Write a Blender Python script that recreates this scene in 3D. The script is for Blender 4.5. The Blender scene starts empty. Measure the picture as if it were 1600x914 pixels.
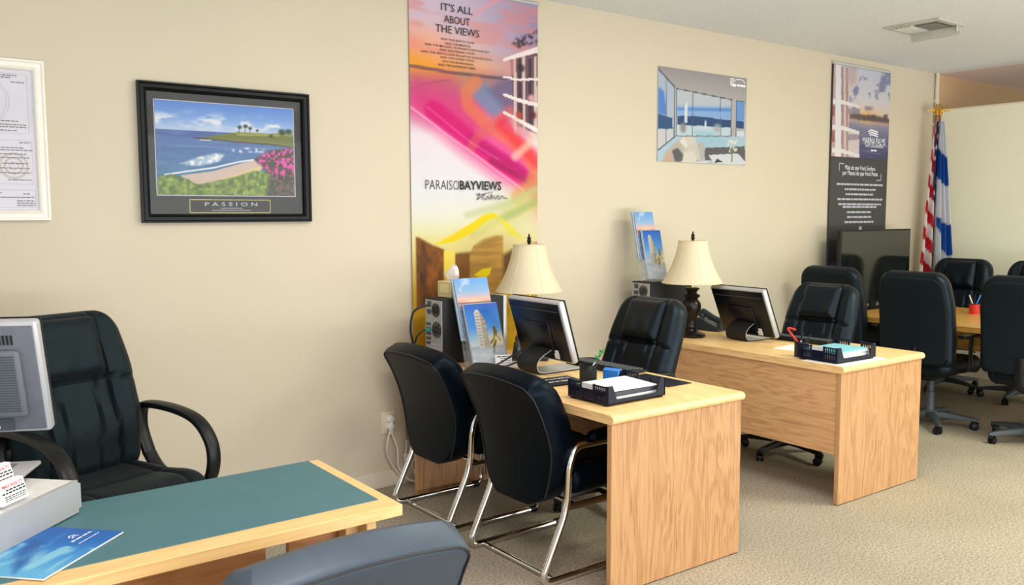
import bpy, bmesh, math, random
import numpy as np
from mathutils import Matrix, Vector, Euler

random.seed(4); RNG = np.random.default_rng(7)
S = bpy.context.scene; COL = S.collection; D = bpy.data
PI = math.pi

# ------------------------------------------------------------------ camera
CAM_H, FPX, HOR, YAW, ROLL = 1.55, 1351.0, 335.0, math.radians(36.94), math.radians(0.175)
_p = math.atan2(457 - HOR, FPX)
_F = Vector((math.sin(YAW)*math.cos(_p), math.cos(YAW)*math.cos(_p), -math.sin(_p)))
_R0 = Vector((math.cos(YAW), -math.sin(YAW), 0)); _U0 = _R0.cross(_F)
_R = _R0*math.cos(ROLL) - _U0*math.sin(ROLL); _U = _R0*math.sin(ROLL) + _U0*math.cos(ROLL)
cam = D.objects.new('camera', D.cameras.new('camera')); COL.objects.link(cam)
cam.data.sensor_fit = 'HORIZONTAL'; cam.data.sensor_width = 36; cam.data.lens = FPX/1600*36; cam.data.clip_start = .05
cam.matrix_world = Matrix(((_R.x, _U.x, -_F.x, 0), (_R.y, _U.y, -_F.y, 0), (_R.z, _U.z, -_F.z, CAM_H), (0, 0, 0, 1)))
S.camera = cam

# ------------------------------------------------------------------ light and exposure
S.view_settings.view_transform = 'Standard'; S.view_settings.look = 'None'
S.view_settings.gamma = 1; S.view_settings.use_curve_mapping = False
S.view_settings.exposure = 0.0
w = D.worlds.new('daylight'); S.world = w; w.use_nodes = True
w.node_tree.nodes['Background'].inputs[0].default_value = (.86, .94, 1, 1)
w.node_tree.nodes['Background'].inputs[1].default_value = 1.15
def area(name, loc, rot, sx, sy, power, col):
    l = D.lights.new(name, 'AREA'); l.shape = 'RECTANGLE'; l.size = sx; l.size_y = sy; l.energy = power; l.color = col
    o = D.objects.new(name, l); COL.objects.link(o); o.location = loc; o.rotation_euler = rot; return o
area('shopfront_daylight', (3.9, -2.35, 1.5), (math.radians(86), 0, 0), 9.0, 2.0, 78, (1.0, .99, .97))
area('ceiling_fill', (3.6, -2.3, .35), (math.radians(128), 0, 0), 9.0, .6, 200, (.92, .97, 1.0))  # added low fill aimed upward to brighten the ceiling
area('overhead_fill', (.6, .6, 2.86), (0, 0, 0), 1.2, .6, 62, (1.0, .88, .84))  # added overhead fill without a fixture, pinkish for the left wall
area('overhead_fill', (5.4, 1.0, 2.86), (0, 0, 0), 1.2, .6, 84, (.95, 1.0, .74))  # added overhead fill without a fixture, yellow-green for the right wall
area('overhead_fill', (2.9, 2.2, 2.86), (0, 0, 0), 1.2, .6, 28, (.99, .98, .88))  # added overhead fill without a fixture, for the desktops

# ------------------------------------------------------------------ helpers
def lin(c):
    return tuple(((v/255)/12.92 if v/255 <= .04045 else ((v/255+.055)/1.055)**2.4) for v in c[:3])
def rgba(c): return (*lin(c), 1)
def tag(o, label=None, cat=None, group=None, kind=None):
    if label: o['label'] = label
    if cat: o['category'] = cat
    if group: o['group'] = group
    if kind: o['kind'] = kind
    return o
def thing(name, label, cat, loc=(0, 0, 0), rz=0, group=None, rot=None):
    o = D.objects.new(name, None); COL.objects.link(o); o.empty_display_size = .1
    o.location = loc; o.rotation_euler = rot if rot else (0, 0, rz)
    return tag(o, label, cat, group)
def dup(root, loc=None, rz=None, label=None, group=None):
    def cp(o, par):
        c = o.copy(); COL.objects.link(c)
        if par: c.parent = par
        for ch in o.children: cp(ch, c)
        return c
    r = cp(root, None)
    if loc is not None: r.location = loc
    if rz is not None: r.rotation_euler = (0, 0, rz)
    if label: r['label'] = label
    if group: r['group'] = group
    return r
def obj(name, bm, mat, parent=None, smooth=True, sharp=35, weld=True):
    if weld: bmesh.ops.remove_doubles(bm, verts=bm.verts, dist=1e-5)
    bmesh.ops.recalc_face_normals(bm, faces=bm.faces)
    me = D.meshes.new(name); bm.to_mesh(me); bm.free()
    if smooth:
        me.polygons.foreach_set('use_smooth', [True]*len(me.polygons))
        try: me.set_sharp_from_angle(angle=math.radians(sharp))
        except Exception: pass
    me.materials.append(mat)
    o = D.objects.new(name, me); COL.objects.link(o)
    if parent: o.parent = parent
    return o
def B(): return bmesh.new()
def T(x=0, y=0, z=0, rz=0, rx=0, ry=0):
    return Matrix.Translation((x, y, z)) @ Euler((rx, ry, rz)).to_matrix().to_4x4()
def box(bm, c, s, bev=0, seg=2, M=None):
    r = bmesh.ops.create_cube(bm, size=1)
    vs = r['verts']
    bmesh.ops.scale(bm, vec=s, verts=vs)
    bmesh.ops.translate(bm, vec=c, verts=vs)
    if M is not None: bmesh.ops.transform(bm, matrix=M, verts=vs)
    if bev:
        es = list({e for v in vs for e in v.link_edges})
        bmesh.ops.bevel(bm, geom=es, offset=bev, segments=seg, affect='EDGES', profile=.5)
    return bm
def bx(bm, a, b, bev=0, seg=2, M=None):
    return box(bm, [(a[i]+b[i])/2 for i in range(3)], [abs(b[i]-a[i]) for i in range(3)], bev, seg, M)
def lathe(bm, prof, c=(0, 0, 0), seg=32, M=None, rfun=None):
    rings = []
    for r, z in prof:
        ring = []
        for i in range(seg):
            a = 2*PI*i/seg; rr = r if rfun is None else r*rfun(a, z)
            p = Vector((c[0]+rr*math.cos(a), c[1]+rr*math.sin(a), c[2]+z))
            ring.append(bm.verts.new(M @ p if M is not None else p))
        rings.append(ring)
    for a, b in zip(rings, rings[1:]):
        for i in range(seg):
            j = (i+1) % seg; bm.faces.new((a[i], a[j], b[j], b[i]))
    if prof[0][0] > 1e-4: bm.faces.new(list(reversed(rings[0])))
    if prof[-1][0] > 1e-4: bm.faces.new(rings[-1])
    return bm
def tube(bm, pts, r, seg=10, radii=None, flat=1.0, ref=None, cap=True):
    pts = [Vector(p) for p in pts]; n = len(pts); rings = []
    up = Vector(ref) if ref else None
    prev = None
    for i, p in enumerate(pts):
        t = (pts[min(i+1, n-1)] - pts[max(i-1, 0)])
        if t.length < 1e-9: t = Vector((0, 0, 1))
        t.normalize()
        if up is not None: a = up - t*up.dot(t)
        elif prev is None:
            g = Vector((0, 0, 1)) if abs(t.z) < .9 else Vector((1, 0, 0)); a = g - t*g.dot(t)
        else: a = prev - t*prev.dot(t)
        a.normalize(); prev = a; b = t.cross(a)
        rr = radii[i] if radii else r
        rings.append([bm.verts.new(p + (a*math.cos(k*2*PI/seg) + b*flat*math.sin(k*2*PI/seg))*rr) for k in range(seg)])
    for a, b in zip(rings, rings[1:]):
        for k in range(seg):
            j = (k+1) % seg; bm.faces.new((a[k], a[j], b[j], b[k]))
    if cap:
        bm.faces.new(list(reversed(rings[0]))); bm.faces.new(rings[-1])
    return bm
def arc(pts, rad, n=6):
    """polyline with its inner corners rounded"""
    pts = [Vector(p) for p in pts]; out = [pts[0]]
    for i in range(1, len(pts)-1):
        p, a, b = pts[i], pts[i-1], pts[i+1]
        da, db = (a-p), (b-p); r = min(rad, da.length*.49, db.length*.49)
        p0, p1 = p+da.normalized()*r, p+db.normalized()*r
        for k in range(n+1):
            t = k/n; out.append(p0*(1-t)**2 + p*2*t*(1-t) + p1*t*t)
    out.append(pts[-1]); return out
def spline(pts, n=8):
    pts = [Vector(p) for p in pts]; out = []
    for i in range(len(pts)-1):
        p0, p1, p2, p3 = pts[max(i-1, 0)], pts[i], pts[i+1], pts[min(i+2, len(pts)-1)]
        for k in range(n):
            t = k/n
            out.append(.5*((2*p1)+(p2-p0)*t+(2*p0-5*p1+4*p2-p3)*t*t+(3*p1-p0-3*p2+p3)*t**3))
    out.append(pts[-1]); return out
def prism(bm, poly, z0, z1, M=None):
    lo = [bm.verts.new((M @ Vector((x, y, z0))) if M is not None else (x, y, z0)) for x, y in poly]
    hi = [bm.verts.new((M @ Vector((x, y, z1))) if M is not None else (x, y, z1)) for x, y in poly]
    bm.faces.new(list(reversed(lo))); bm.faces.new(hi); n = len(poly)
    for i in range(n): bm.faces.new((lo[i], lo[(i+1) % n], hi[(i+1) % n], hi[i]))
    return bm
def pad(bm, hw, H, Tf, Tb, r=.08, R=.06, relief=None, to3d=None, nu=44, nv=48, Rb=None, rb=None):
    """padded cushion: width along Y, height along Z, front +X / back -X; both skins share the rim"""
    Rb = Rb or R; rb = rb or r
    def ease(t): return .5-.5*math.cos(PI*t)
    F = []; K = []
    for j in range(nv+1):
        v = ease(j/nv)*.6 + (j/nv)*.4; z = v*H
        d0, d1 = z, H-z; half = hw(v)
        if d1 < r: half -= r-math.sqrt(max(0, r*r-(r-d1)**2))
        elif d0 < rb: half -= rb-math.sqrt(max(0, rb*rb-(rb-d0)**2))
        fr = []; kr = []
        for i in range(nu+1):
            t = i/nu; u = -math.cos(PI*t)*.6 + (2*t-1)*.4; y = u*half
            e = min(half-abs(y), d0, d1)
            pf = math.sqrt(max(0, 1-(1-min(max(e, 0)/R, 1))**2)); pb = math.sqrt(max(0, 1-(1-min(max(e, 0)/Rb, 1))**2))
            xf = Tf*pf + (relief(y, z, v)*pf if relief else 0); xb = -Tb*pb
            P, Q = (xf, y, z), (xb, y, z)
            if to3d: P, Q = to3d(*P), to3d(*Q)
            fr.append(bm.verts.new(P)); kr.append(bm.verts.new(Q))
        F.append(fr); K.append(kr)
    for j in range(nv):
        for i in range(nu):
            for g, rev in ((F, 0), (K, 1)):
                q = [g[j][i], g[j][i+1], g[j+1][i+1], g[j+1][i]]
                bm.faces.new(q[::-1] if rev else q)
    bmesh.ops.remove_doubles(bm, verts=bm.verts, dist=2e-5)
    bmesh.ops.dissolve_degenerate(bm, dist=1e-6, edges=bm.edges)
    return bm

# ------------------------------------------------------------------ materials
def nt(name):
    m = D.materials.new(name); m.use_nodes = True
    return m, m.node_tree, m.node_tree.nodes['Principled BSDF']
def mat(name, c, rough=.5, metal=0, var=.06, vscale=30, bump=0, bscale=200, spec=.5, coat=0, trans=0, sheen=0, alpha=1, emit=0, tint=None):
    m, t, b = nt(name); N = t.nodes; L = t.links
    tc = N.new('ShaderNodeTexCoord'); n = N.new('ShaderNodeTexNoise'); n.inputs['Scale'].default_value = vscale; n.inputs['Detail'].default_value = 4
    L.new(tc.outputs['Object'], n.inputs['Vector'])
    r = N.new('ShaderNodeValToRGB'); l = lin(c)
    r.color_ramp.elements[0].position = .3; r.color_ramp.elements[1].position = .7
    r.color_ramp.elements[0].color = (*[v*(1-var) for v in l], 1); r.color_ramp.elements[1].color = (*[min(1, v*(1+var)) for v in l], 1)
    L.new(n.outputs['Fac'], r.inputs['Fac']); L.new(r.outputs['Color'], b.inputs['Base Color'])
    b.inputs['Roughness'].default_value = rough; b.inputs['Metallic'].default_value = metal
    b.inputs['Specular IOR Level'].default_value = spec; b.inputs['Coat Weight'].default_value = coat
    b.inputs['Transmission Weight'].default_value = trans; b.inputs['Sheen Weight'].default_value = sheen; b.inputs['Alpha'].default_value = alpha
    if tint: b.inputs['Specular Tint'].default_value = (*tint, 1)
    if emit:
        b.inputs['Emission Color'].default_value = (*l, 1); b.inputs['Emission Strength'].default_value = emit
    if bump:
        n2 = N.new('ShaderNodeTexNoise'); n2.inputs['Scale'].default_value = bscale; n2.inputs['Detail'].default_value = 3
        L.new(tc.outputs['Object'], n2.inputs['Vector'])
        bp = N.new('ShaderNodeBump'); bp.inputs['Strength'].default_value = bump; bp.inputs['Distance'].default_value = .002
        L.new(n2.outputs['Fac'], bp.inputs['Height']); L.new(bp.outputs['Normal'], b.inputs['Normal'])
    return m
def wood(name, light, dark, axis, rough=.38, contrast=1.0):
    m, t, b = nt(name); N = t.nodes; L = t.links
    tc = N.new('ShaderNodeTexCoord')
    def noise(along, across, detail, dist):
        mp = N.new('ShaderNodeMapping'); s = [across]*3; s[axis] = along; mp.inputs['Scale'].default_value = s
        n = N.new('ShaderNodeTexNoise'); n.inputs['Scale'].default_value = 1; n.inputs['Detail'].default_value = detail
        n.inputs['Distortion'].default_value = dist; n.inputs['Roughness'].default_value = .6
        L.new(tc.outputs['Object'], mp.inputs['Vector']); L.new(mp.outputs['Vector'], n.inputs['Vector']); return n
    a = noise(.9, 7, 3, .8)
    mul = N.new('ShaderNodeMath'); mul.operation = 'MULTIPLY'; mul.inputs[1].default_value = 9; L.new(a.outputs['Fac'], mul.inputs[0])
    fr = N.new('ShaderNodeMath'); fr.operation = 'FRACT'; L.new(mul.outputs[0], fr.inputs[0])
    pp = N.new('ShaderNodeMath'); pp.operation = 'PINGPONG'; pp.inputs[1].default_value = .5; L.new(fr.outputs[0], pp.inputs[0])
    f = noise(5, 190, 3, .2)
    ad = N.new('ShaderNodeMath'); ad.operation = 'MULTIPLY_ADD'; ad.inputs[1].default_value = .55; L.new(pp.outputs[0], ad.inputs[0]); L.new(f.outputs['Fac'], ad.inputs[2])
    r = N.new('ShaderNodeValToRGB'); r.color_ramp.elements[0].position = .36; r.color_ramp.elements[1].position = .72
    r.color_ramp.elements[0].color = rgba(dark); r.color_ramp.elements[1].color = rgba(light)
    L.new(ad.outputs[0], r.inputs['Fac']); L.new(r.outputs['Color'], b.inputs['Base Color'])
    b.inputs['Roughness'].default_value = rough
    return m

M_wall = mat('painted_wall', (208, 196, 173), .85, var=.012, vscale=2.5, bump=.12, bscale=160)
M_part = mat('partition_paint', (240, 236, 212), .85, var=.012, vscale=3, bump=.1, bscale=160)
M_tan = mat('tan_wall', (206, 170, 126), .85, var=.02, vscale=3)  # back wall past the partition, in a darker tan
M_base = mat('baseboard_paint', (226, 214, 192), .5, var=.02)
M_white = mat('white_plastic', (232, 230, 224), .4)
M_cream = mat('cream_plastic', (226, 214, 186), .45)
def ceiling_mat(name, c):
    m, t, b = nt(name); N = t.nodes; L = t.links
    tc = N.new('ShaderNodeTexCoord'); n = N.new('ShaderNodeTexNoise'); n.inputs['Scale'].default_value = 75; n.inputs['Detail'].default_value = 5
    n.inputs['Roughness'].default_value = .75
    L.new(tc.outputs['Object'], n.inputs['Vector'])
    r = N.new('ShaderNodeValToRGB'); r.color_ramp.elements[0].position = .34; r.color_ramp.elements[1].position = .62
    r.color_ramp.elements[0].color = rgba([v*.87 for v in c]); r.color_ramp.elements[1].color = rgba(c)
    L.new(n.outputs['Fac'], r.inputs['Fac']); L.new(r.outputs['Color'], b.inputs['Base Color']); b.inputs['Roughness'].default_value = .95
    bp = N.new('ShaderNodeBump'); bp.inputs['Strength'].default_value = .6; bp.inputs['Distance'].default_value = .012
    L.new(n.outputs['Fac'], bp.inputs['Height']); L.new(bp.outputs['Normal'], b.inputs['Normal']); return m
M_ceil = ceiling_mat('popcorn_ceiling', (242, 246, 250)); M_ceil2 = ceiling_mat('pink_lit_popcorn_ceiling', (240, 218, 206))  # second tone: pinker light beyond the partition painted into the ceiling
def carpet_mat():
    m, t, b = nt('carpet'); N = t.nodes; L = t.links
    tc = N.new('ShaderNodeTexCoord')
    n = N.new('ShaderNodeTexNoise'); n.inputs['Scale'].default_value = 95; n.inputs['Detail'].default_value = 4; n.inputs['Roughness'].default_value = .8
    g = N.new('ShaderNodeTexNoise'); g.inputs['Scale'].default_value = 1.6; g.inputs['Detail'].default_value = 4
    for q in (n, g): L.new(tc.outputs['Object'], q.inputs['Vector'])
    r = N.new('ShaderNodeValToRGB'); cr = r.color_ramp
    cr.elements[0].position = .32; cr.elements[0].color = rgba((112, 101, 90)); cr.elements[1].position = .68; cr.elements[1].color = rgba((212, 201, 183))
    e = cr.elements.new(.5); e.color = rgba((173, 161, 142))
    L.new(n.outputs['Fac'], r.inputs['Fac'])
    r2 = N.new('ShaderNodeValToRGB'); r2.color_ramp.elements[0].position = .35; r2.color_ramp.elements[0].color = (.88, .87, .86, 1)
    r2.color_ramp.elements[1].position = .65; r2.color_ramp.elements[1].color = (1, 1, 1, 1); L.new(g.outputs['Fac'], r2.inputs['Fac'])
    mx = N.new('ShaderNodeMixRGB'); mx.blend_type = 'MULTIPLY'; mx.inputs[0].default_value = 1
    L.new(r.outputs[0], mx.inputs[1]); L.new(r2.outputs[0], mx.inputs[2]); L.new(mx.outputs[0], b.inputs['Base Color'])
    b.inputs['Roughness'].default_value = .97; b.inputs['Specular IOR Level'].default_value = .15
    bp = N.new('ShaderNodeBump'); bp.inputs['Strength'].default_value = .5; bp.inputs['Distance'].default_value = .006
    L.new(n.outputs['Fac'], bp.inputs['Height']); L.new(bp.outputs['Normal'], b.inputs['Normal']); return m
M_carpet = carpet_mat()
OAK_L, OAK_D = (194, 148, 103), (160, 109, 67)
M_oak_x = wood('oak_grain_across', OAK_L, OAK_D, 0); M_oak_y = wood('oak_grain_along', OAK_L, OAK_D, 1); M_oak_z = wood('oak_grain_upright', OAK_L, OAK_D, 2)
M_oaktop_y = wood('oak_top_grain', (242, 204, 144), (220, 172, 112), 1); M_oakd_y = wood('oak_modesty_grain', (220, 172, 122), (186, 134, 88), 1); M_maple_x = wood('maple_border', (238, 196, 132), (226, 178, 112), 0)
M_cherry_x = wood('cherry_panel', (204, 140, 84), (180, 116, 64), 0); M_table = wood('conference_oak', (222, 168, 84), (190, 130, 56), 1, .28)
M_green = mat('green_laminate', (66, 112, 120), .5, var=.05, vscale=14)
M_leather = mat('black_leather', (8, 13, 18), .40, var=.25, vscale=40, bump=.25, bscale=420, spec=.32, tint=(.62, .82, 1))
M_leather_seam = mat('leather_piping', (20, 24, 27), .5)
M_guest = mat('navy_black_vinyl', (3, 7, 15), .38, var=.15, vscale=30, bump=.12, bscale=500, spec=.14, tint=(.5, .75, 1)); M_guest_lit = mat('lit_guest_vinyl', (62, 70, 80), .42, var=.06, vscale=30, bump=.12, bscale=500, spec=.4, tint=(.7, .88, 1))  # second guest vinyl: window light and gloss put into a paler colour
M_suede = mat('charcoal_green_fabric', (13, 19, 21), .6, var=.2, vscale=30, bump=.25, bscale=300, sheen=.04, spec=.28, tint=(.6, .9, 1))
M_mesh = mat('dark_woven_back', (13, 23, 30), .6, spec=.2, var=.3, vscale=120, bump=.3, bscale=500)
M_blackpl = mat('black_plastic', (13, 15, 18), .42, var=.1, spec=.35)
M_greypl = mat('grey_base_plastic', (62, 68, 72), .5, var=.1)
M_chrome = mat('chrome', (222, 220, 216), .1, 1, var=.01)
M_wire = mat('brushed_wire', (70, 72, 74), .35, .8)
M_silver = mat('silver_plastic', (184, 184, 186), .35, .25, var=.02)
M_screen = mat('glossy_dark_panel', (8, 12, 22), .3, spec=.35); M_tvscreen = mat('tv_glass', (20, 23, 20), .08, spec=.9)
M_grey_mon = mat('grey_monitor_back', (96, 99, 108), .5); M_grey_dark = mat('vent_grey', (66, 70, 78), .6); M_steel = mat('computer_steel', (168, 168, 166), .42, .35)
M_black = mat('matte_black', (12, 12, 14), .6); M_bronze = mat('bronze_base', (40, 33, 30), .32, .55, var=.3, vscale=18)
def shade_mat():
    m, t, b = nt('lampshade_fabric'); N = t.nodes; L = t.links
    tc = N.new('ShaderNodeTexCoord'); n = N.new('ShaderNodeTexNoise'); n.inputs['Scale'].default_value = 220; L.new(tc.outputs['Object'], n.inputs['Vector'])
    r = N.new('ShaderNodeValToRGB'); r.color_ramp.elements[0].color = rgba((240, 228, 198)); r.color_ramp.elements[1].color = rgba((250, 240, 214))
    L.new(n.outputs['Fac'], r.inputs['Fac']); L.new(r.outputs[0], b.inputs['Base Color']); b.inputs['Roughness'].default_value = .8
    tr = N.new('ShaderNodeBsdfTranslucent'); L.new(r.outputs[0], tr.inputs['Color'])
    mx = N.new('ShaderNodeMixShader'); mx.inputs[0].default_value = .35; L.new(b.outputs[0], mx.inputs[1]); L.new(tr.outputs[0], mx.inputs[2])
    L.new(mx.outputs[0], N['Material Output'].inputs['Surface']); return m
M_shade = shade_mat()
M_paper = mat('white_paper', (240, 240, 238), .7, var=.02); M_paper_blue = mat('cyan_folder', (130, 196, 214), .6); M_paper_grey = mat('grey_print', (198, 200, 204), .7)
M_ink = mat('black_ink', (24, 22, 24), .7); M_ink_grey = mat('grey_ink', (120, 116, 118), .7); M_ink_white = mat('white_ink', (236, 236, 240), .6); M_ink_red = mat('red_ink', (196, 40, 48), .6)
M_ink_gold = mat('gold_ink', (176, 162, 92), .5); M_ink_brown = mat('brown_ink', (184, 164, 150), .7); M_ink_pale = mat('pale_ink', (186, 186, 198), .7)
M_frame_white = mat('white_frame', (238, 232, 220), .4, var=.03); M_frame_black = mat('black_frame', (8, 9, 11), .38, spec=.25, var=.1); M_matboard = mat('olive_black_matboard', (28, 27, 24), .5)
M_banner_dark = mat('charcoal_vinyl', (62, 62, 62), .55); M_cert = mat('certificate_paper', (212, 208, 216), .7, var=.01); M_blue = mat('blue_plastic', (40, 130, 226), .4); M_red = mat('red_plastic', (206, 44, 38), .35); M_greenp = mat('green_foil', (24, 140, 60), .4)
M_navy = mat('navy_plastic', (12, 17, 38), .4, spec=.3); M_phone = mat('blue_black_phone', (50, 62, 72), .4); M_tissue = mat('tissue', (246, 232, 226), .8); M_tissuebox = mat('tissue_box_card', (226, 206, 150), .7)
M_gold = mat('polished_gold', (214, 180, 96), .25, .9); M_brown = mat('brown_beads', (128, 78, 56), .6, var=.4, vscale=150)
M_teal = mat('teal_plug', (30, 150, 130), .4); M_cable_w = mat('white_cable', (222, 214, 198), .5); M_cable_k = mat('black_cable', (22, 22, 22), .5)
M_ventmetal = mat('vent_metal', (196, 196, 186), .45, .2); M_ventdark = mat('vent_throat', (70, 70, 68), .7); M_glass_clear = mat('clear_acrylic', (226, 232, 236), .08, alpha=.12, var=.0)
M_meshcup = mat('smoked_mesh', (26, 36, 36), .4, alpha=.68)
def glass_mat():
    m, t, b = nt('picture_glass'); N = t.nodes; L = t.links
    tc = N.new('ShaderNodeTexCoord'); n = N.new('ShaderNodeTexNoise'); L.new(tc.outputs['Object'], n.inputs['Vector'])
    tr = N.new('ShaderNodeBsdfTransparent'); gl = N.new('ShaderNodeBsdfGlossy'); gl.inputs['Roughness'].default_value = .03
    mx = N.new('ShaderNodeMixShader'); mr = N.new('ShaderNodeMapRange'); mr.inputs['To Min'].default_value = .010; mr.inputs['To Max'].default_value = .016
    L.new(n.outputs['Fac'], mr.inputs['Value']); L.new(mr.outputs[0], mx.inputs[0]); L.new(tr.outputs[0], mx.inputs[1]); L.new(gl.outputs[0], mx.inputs[2])
    L.new(mx.outputs[0], N['Material Output'].inputs['Surface']); return m
M_glass = glass_mat()
def print_mat(name, rough):
    m, t, b = nt(name); a = t.nodes.new('ShaderNodeVertexColor'); a.layer_name = 'ink'
    t.links.new(a.outputs['Color'], b.inputs['Base Color']); b.inputs['Roughness'].default_value = rough; return m
M_print = print_mat('printed_card', .5); M_cloth = print_mat('printed_cloth', .8)

# ------------------------------------------------------------------ prints and lettering
WALL = 4.30
def onw(px, py, y=WALL):
    """where a sight line measured on the photograph meets the plane of the back wall -> (x, z) on that wall"""
    d = _F + _R*((px-800)/FPX) + _U*((457-py)/FPX); t = y/d.y
    return (t*d.x, CAM_H + t*d.z)
def onz(px, py, z):
    d = _F + _R*((px-800)/FPX) + _U*((457-py)/FPX); t = (z-CAM_H)/d.z
    return (t*d.x, t*d.y)
class Cv:
    def __init__(s, x0, y0, x1, y1, nx, ny):
        s.nx, s.ny = nx, ny
        X, Y = np.meshgrid(np.linspace(x0, x1, nx+1), np.linspace(y0, y1, ny+1)); s.X, s.Y = X.ravel(), Y.ravel()
        s.c = np.zeros((len(s.X), 3)); s.w = x1-x0; s.h = y1-y0; s.x0, s.y0 = x0, y0
    def fill(s, c): s.c[:] = c
    def mix(s, m, c):
        s.c[:] = s.c*(1-m[:, None]) + np.array(c, float)[..., :]*m[:, None] if np.ndim(c) == 1 else s.c*(1-m[:, None]) + c*m[:, None]
    def vgrad(s, st):
        st = sorted(st, key=lambda q: q[0])
        for k in range(3): s.c[:, k] = np.interp(s.Y, [q[0] for q in st], [q[1][k] for q in st])
    def dist(s, pts, closed):
        d = np.full(len(s.X), 1e9); P = list(pts) + ([pts[0]] if closed else [])
        for a, b in zip(P, P[1:]):
            ax, ay = a; ex, ey = b[0]-ax, b[1]-ay; L = ex*ex+ey*ey+1e-12
            t = np.clip(((s.X-ax)*ex+(s.Y-ay)*ey)/L, 0, 1); d = np.minimum(d, np.hypot(s.X-ax-t*ex, s.Y-ay-t*ey))
        return d
    def inside(s, pts):
        r = np.zeros(len(s.X), bool); P = list(pts)+[pts[0]]
        for (ax, ay), (bx_, by) in zip(P, P[1:]):
            if ay == by: continue
            c = ((ay > s.Y) != (by > s.Y)) & (s.X < (bx_-ax)*(s.Y-ay)/(by-ay)+ax); r ^= c
        return r
    def poly(s, pts, c, a=1, soft=0, nz=None):
        sd = np.where(s.inside(pts), 1, -1)*s.dist(pts, True)
        m = (sd > 0).astype(float) if soft == 0 else np.clip(.5+sd/soft, 0, 1)
        if nz is not None: m = m*nz
        s.mix(m*a, c)
    def line(s, pts, w, c, a=1, soft=None):
        d = s.dist(pts, False); soft = soft or w*.15
        s.mix(np.clip((w/2-d)/soft+.5, 0, 1)*a, c)
    def blob(s, cx, cy, rx, ry, c, a=1, ang=0, p=2):
        dx, dy = s.X-cx, s.Y-cy; u = dx*math.cos(ang)+dy*math.sin(ang); v = -dx*math.sin(ang)+dy*math.cos(ang)
        q = (u/rx)**2+(v/ry)**2; s.mix(np.clip(np.exp(-q**(p/2)*1.2), 0, 1)*a, c)
    def noise(s, fx, fy, oct=4, seed=1):
        out = np.zeros(len(s.X)); amp = .5; rg = np.random.default_rng(seed)
        U, V = (s.X-s.x0)*fx, (s.Y-s.y0)*fy
        for o in range(oct):
            G = rg.random((64, 64)); iu, iv = np.floor(U).astype(int), np.floor(V).astype(int); fu, fv = U-iu, V-iv
            fu = fu*fu*(3-2*fu); fv = fv*fv*(3-2*fv); g = lambda a, b: G[a % 64, b % 64]
            out += amp*((g(iu, iv)*(1-fu)+g(iu+1, iv)*fu)*(1-fv)+(g(iu, iv+1)*(1-fu)+g(iu+1, iv+1)*fu)*fv)
            amp *= .5; U, V = U*2, V*2
        return out
    def build(s, name, parent, to3d, m=None, fold=None):
        P = np.zeros((len(s.X), 3)); 
        for i, (x, y) in enumerate(zip(s.X, s.Y)): P[i] = to3d(x, y)
        n1 = s.nx+1; J, I = np.meshgrid(np.arange(s.ny), np.arange(s.nx), indexing='ij'); a = (J*n1+I).ravel()
        F = np.stack([a, a+1, a+n1+1, a+n1], 1)
        me = D.meshes.new(name); me.from_pydata(P.tolist(), [], F.tolist())
        v = np.clip(s.c/255, 0, 1); v = np.where(v <= .04045, v/12.92, ((v+.055)/1.055)**2.4); g = v.mean(1, keepdims=True); v = np.clip(g+(v-g)*1.12, 0, 1)*.74
        at = me.color_attributes.new('ink', 'FLOAT_COLOR', 'POINT'); at.data.foreach_set('color', np.concatenate([v, np.ones((len(v), 1))], 1).astype(np.float32).ravel())
        me.materials.append(m or M_print); me.polygons.foreach_set('use_smooth', [True]*len(me.polygons))
        o = D.objects.new(name, me); COL.objects.link(o); o.parent = parent; return o
def lettering(name, parent, m, rows, to3d):
    """rows: (string, cx, cy, width or None, height, weight, shear); to3d maps flat (x, y) to the surface"""
    bm = B()
    for r in rows:
        s, cx, cy, wd, ht = r[:5]; wt = r[5] if len(r) > 5 else 0; sh = r[6] if len(r) > 6 else 0
        cu = D.curves.new('lettering', 'FONT'); cu.body = s; cu.size = 1; cu.offset = wt; cu.resolution_u = 2; cu.align_x = 'CENTER'
        ob = D.objects.new('lettering', cu); COL.objects.link(ob)
        me = D.meshes.new_from_object(ob.evaluated_get(bpy.context.evaluated_depsgraph_get()))
        D.objects.remove(ob); D.curves.remove(cu)
        if not len(me.vertices): continue
        co = np.array([v.co[:] for v in me.vertices]); lo, hi = co.min(0), co.max(0); k = ht/max(hi[1]-lo[1], 1e-6)
        kx = wd/(hi[0]-lo[0]) if wd else k
        n0 = len(bm.verts); vs = []
        for x, y, z in co:
            X, Y = (x-(lo[0]+hi[0])/2)*kx, (y-(lo[1]+hi[1])/2)*k
            vs.append(bm.verts.new(to3d(cx+X+sh*Y, cy+Y+sh*0 + (r[7]*X if len(r) > 7 else 0))))
        for p in me.polygons:
            try: bm.faces.new([vs[i] for i in p.vertices])
            except ValueError: pass
        D.meshes.remove(me)
    return obj(name, bm, m, parent, smooth=False, weld=False)
def greek(bm, to3d, x0, x1, y, h, seed=0, gap=.4):
    """rows of tiny unreadable print: short word-length dashes"""
    rg = random.Random(seed); x = x0
    while x < x1-h:
        l = min(h*rg.uniform(1.5, 5), x1-x)
        bm.faces.new([bm.verts.new(to3d(a, b)) for a, b in ((x, y-h/2), (x+l, y-h/2), (x+l, y+h/2), (x, y+h/2))]); x += l+h*gap*1.6
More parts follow.
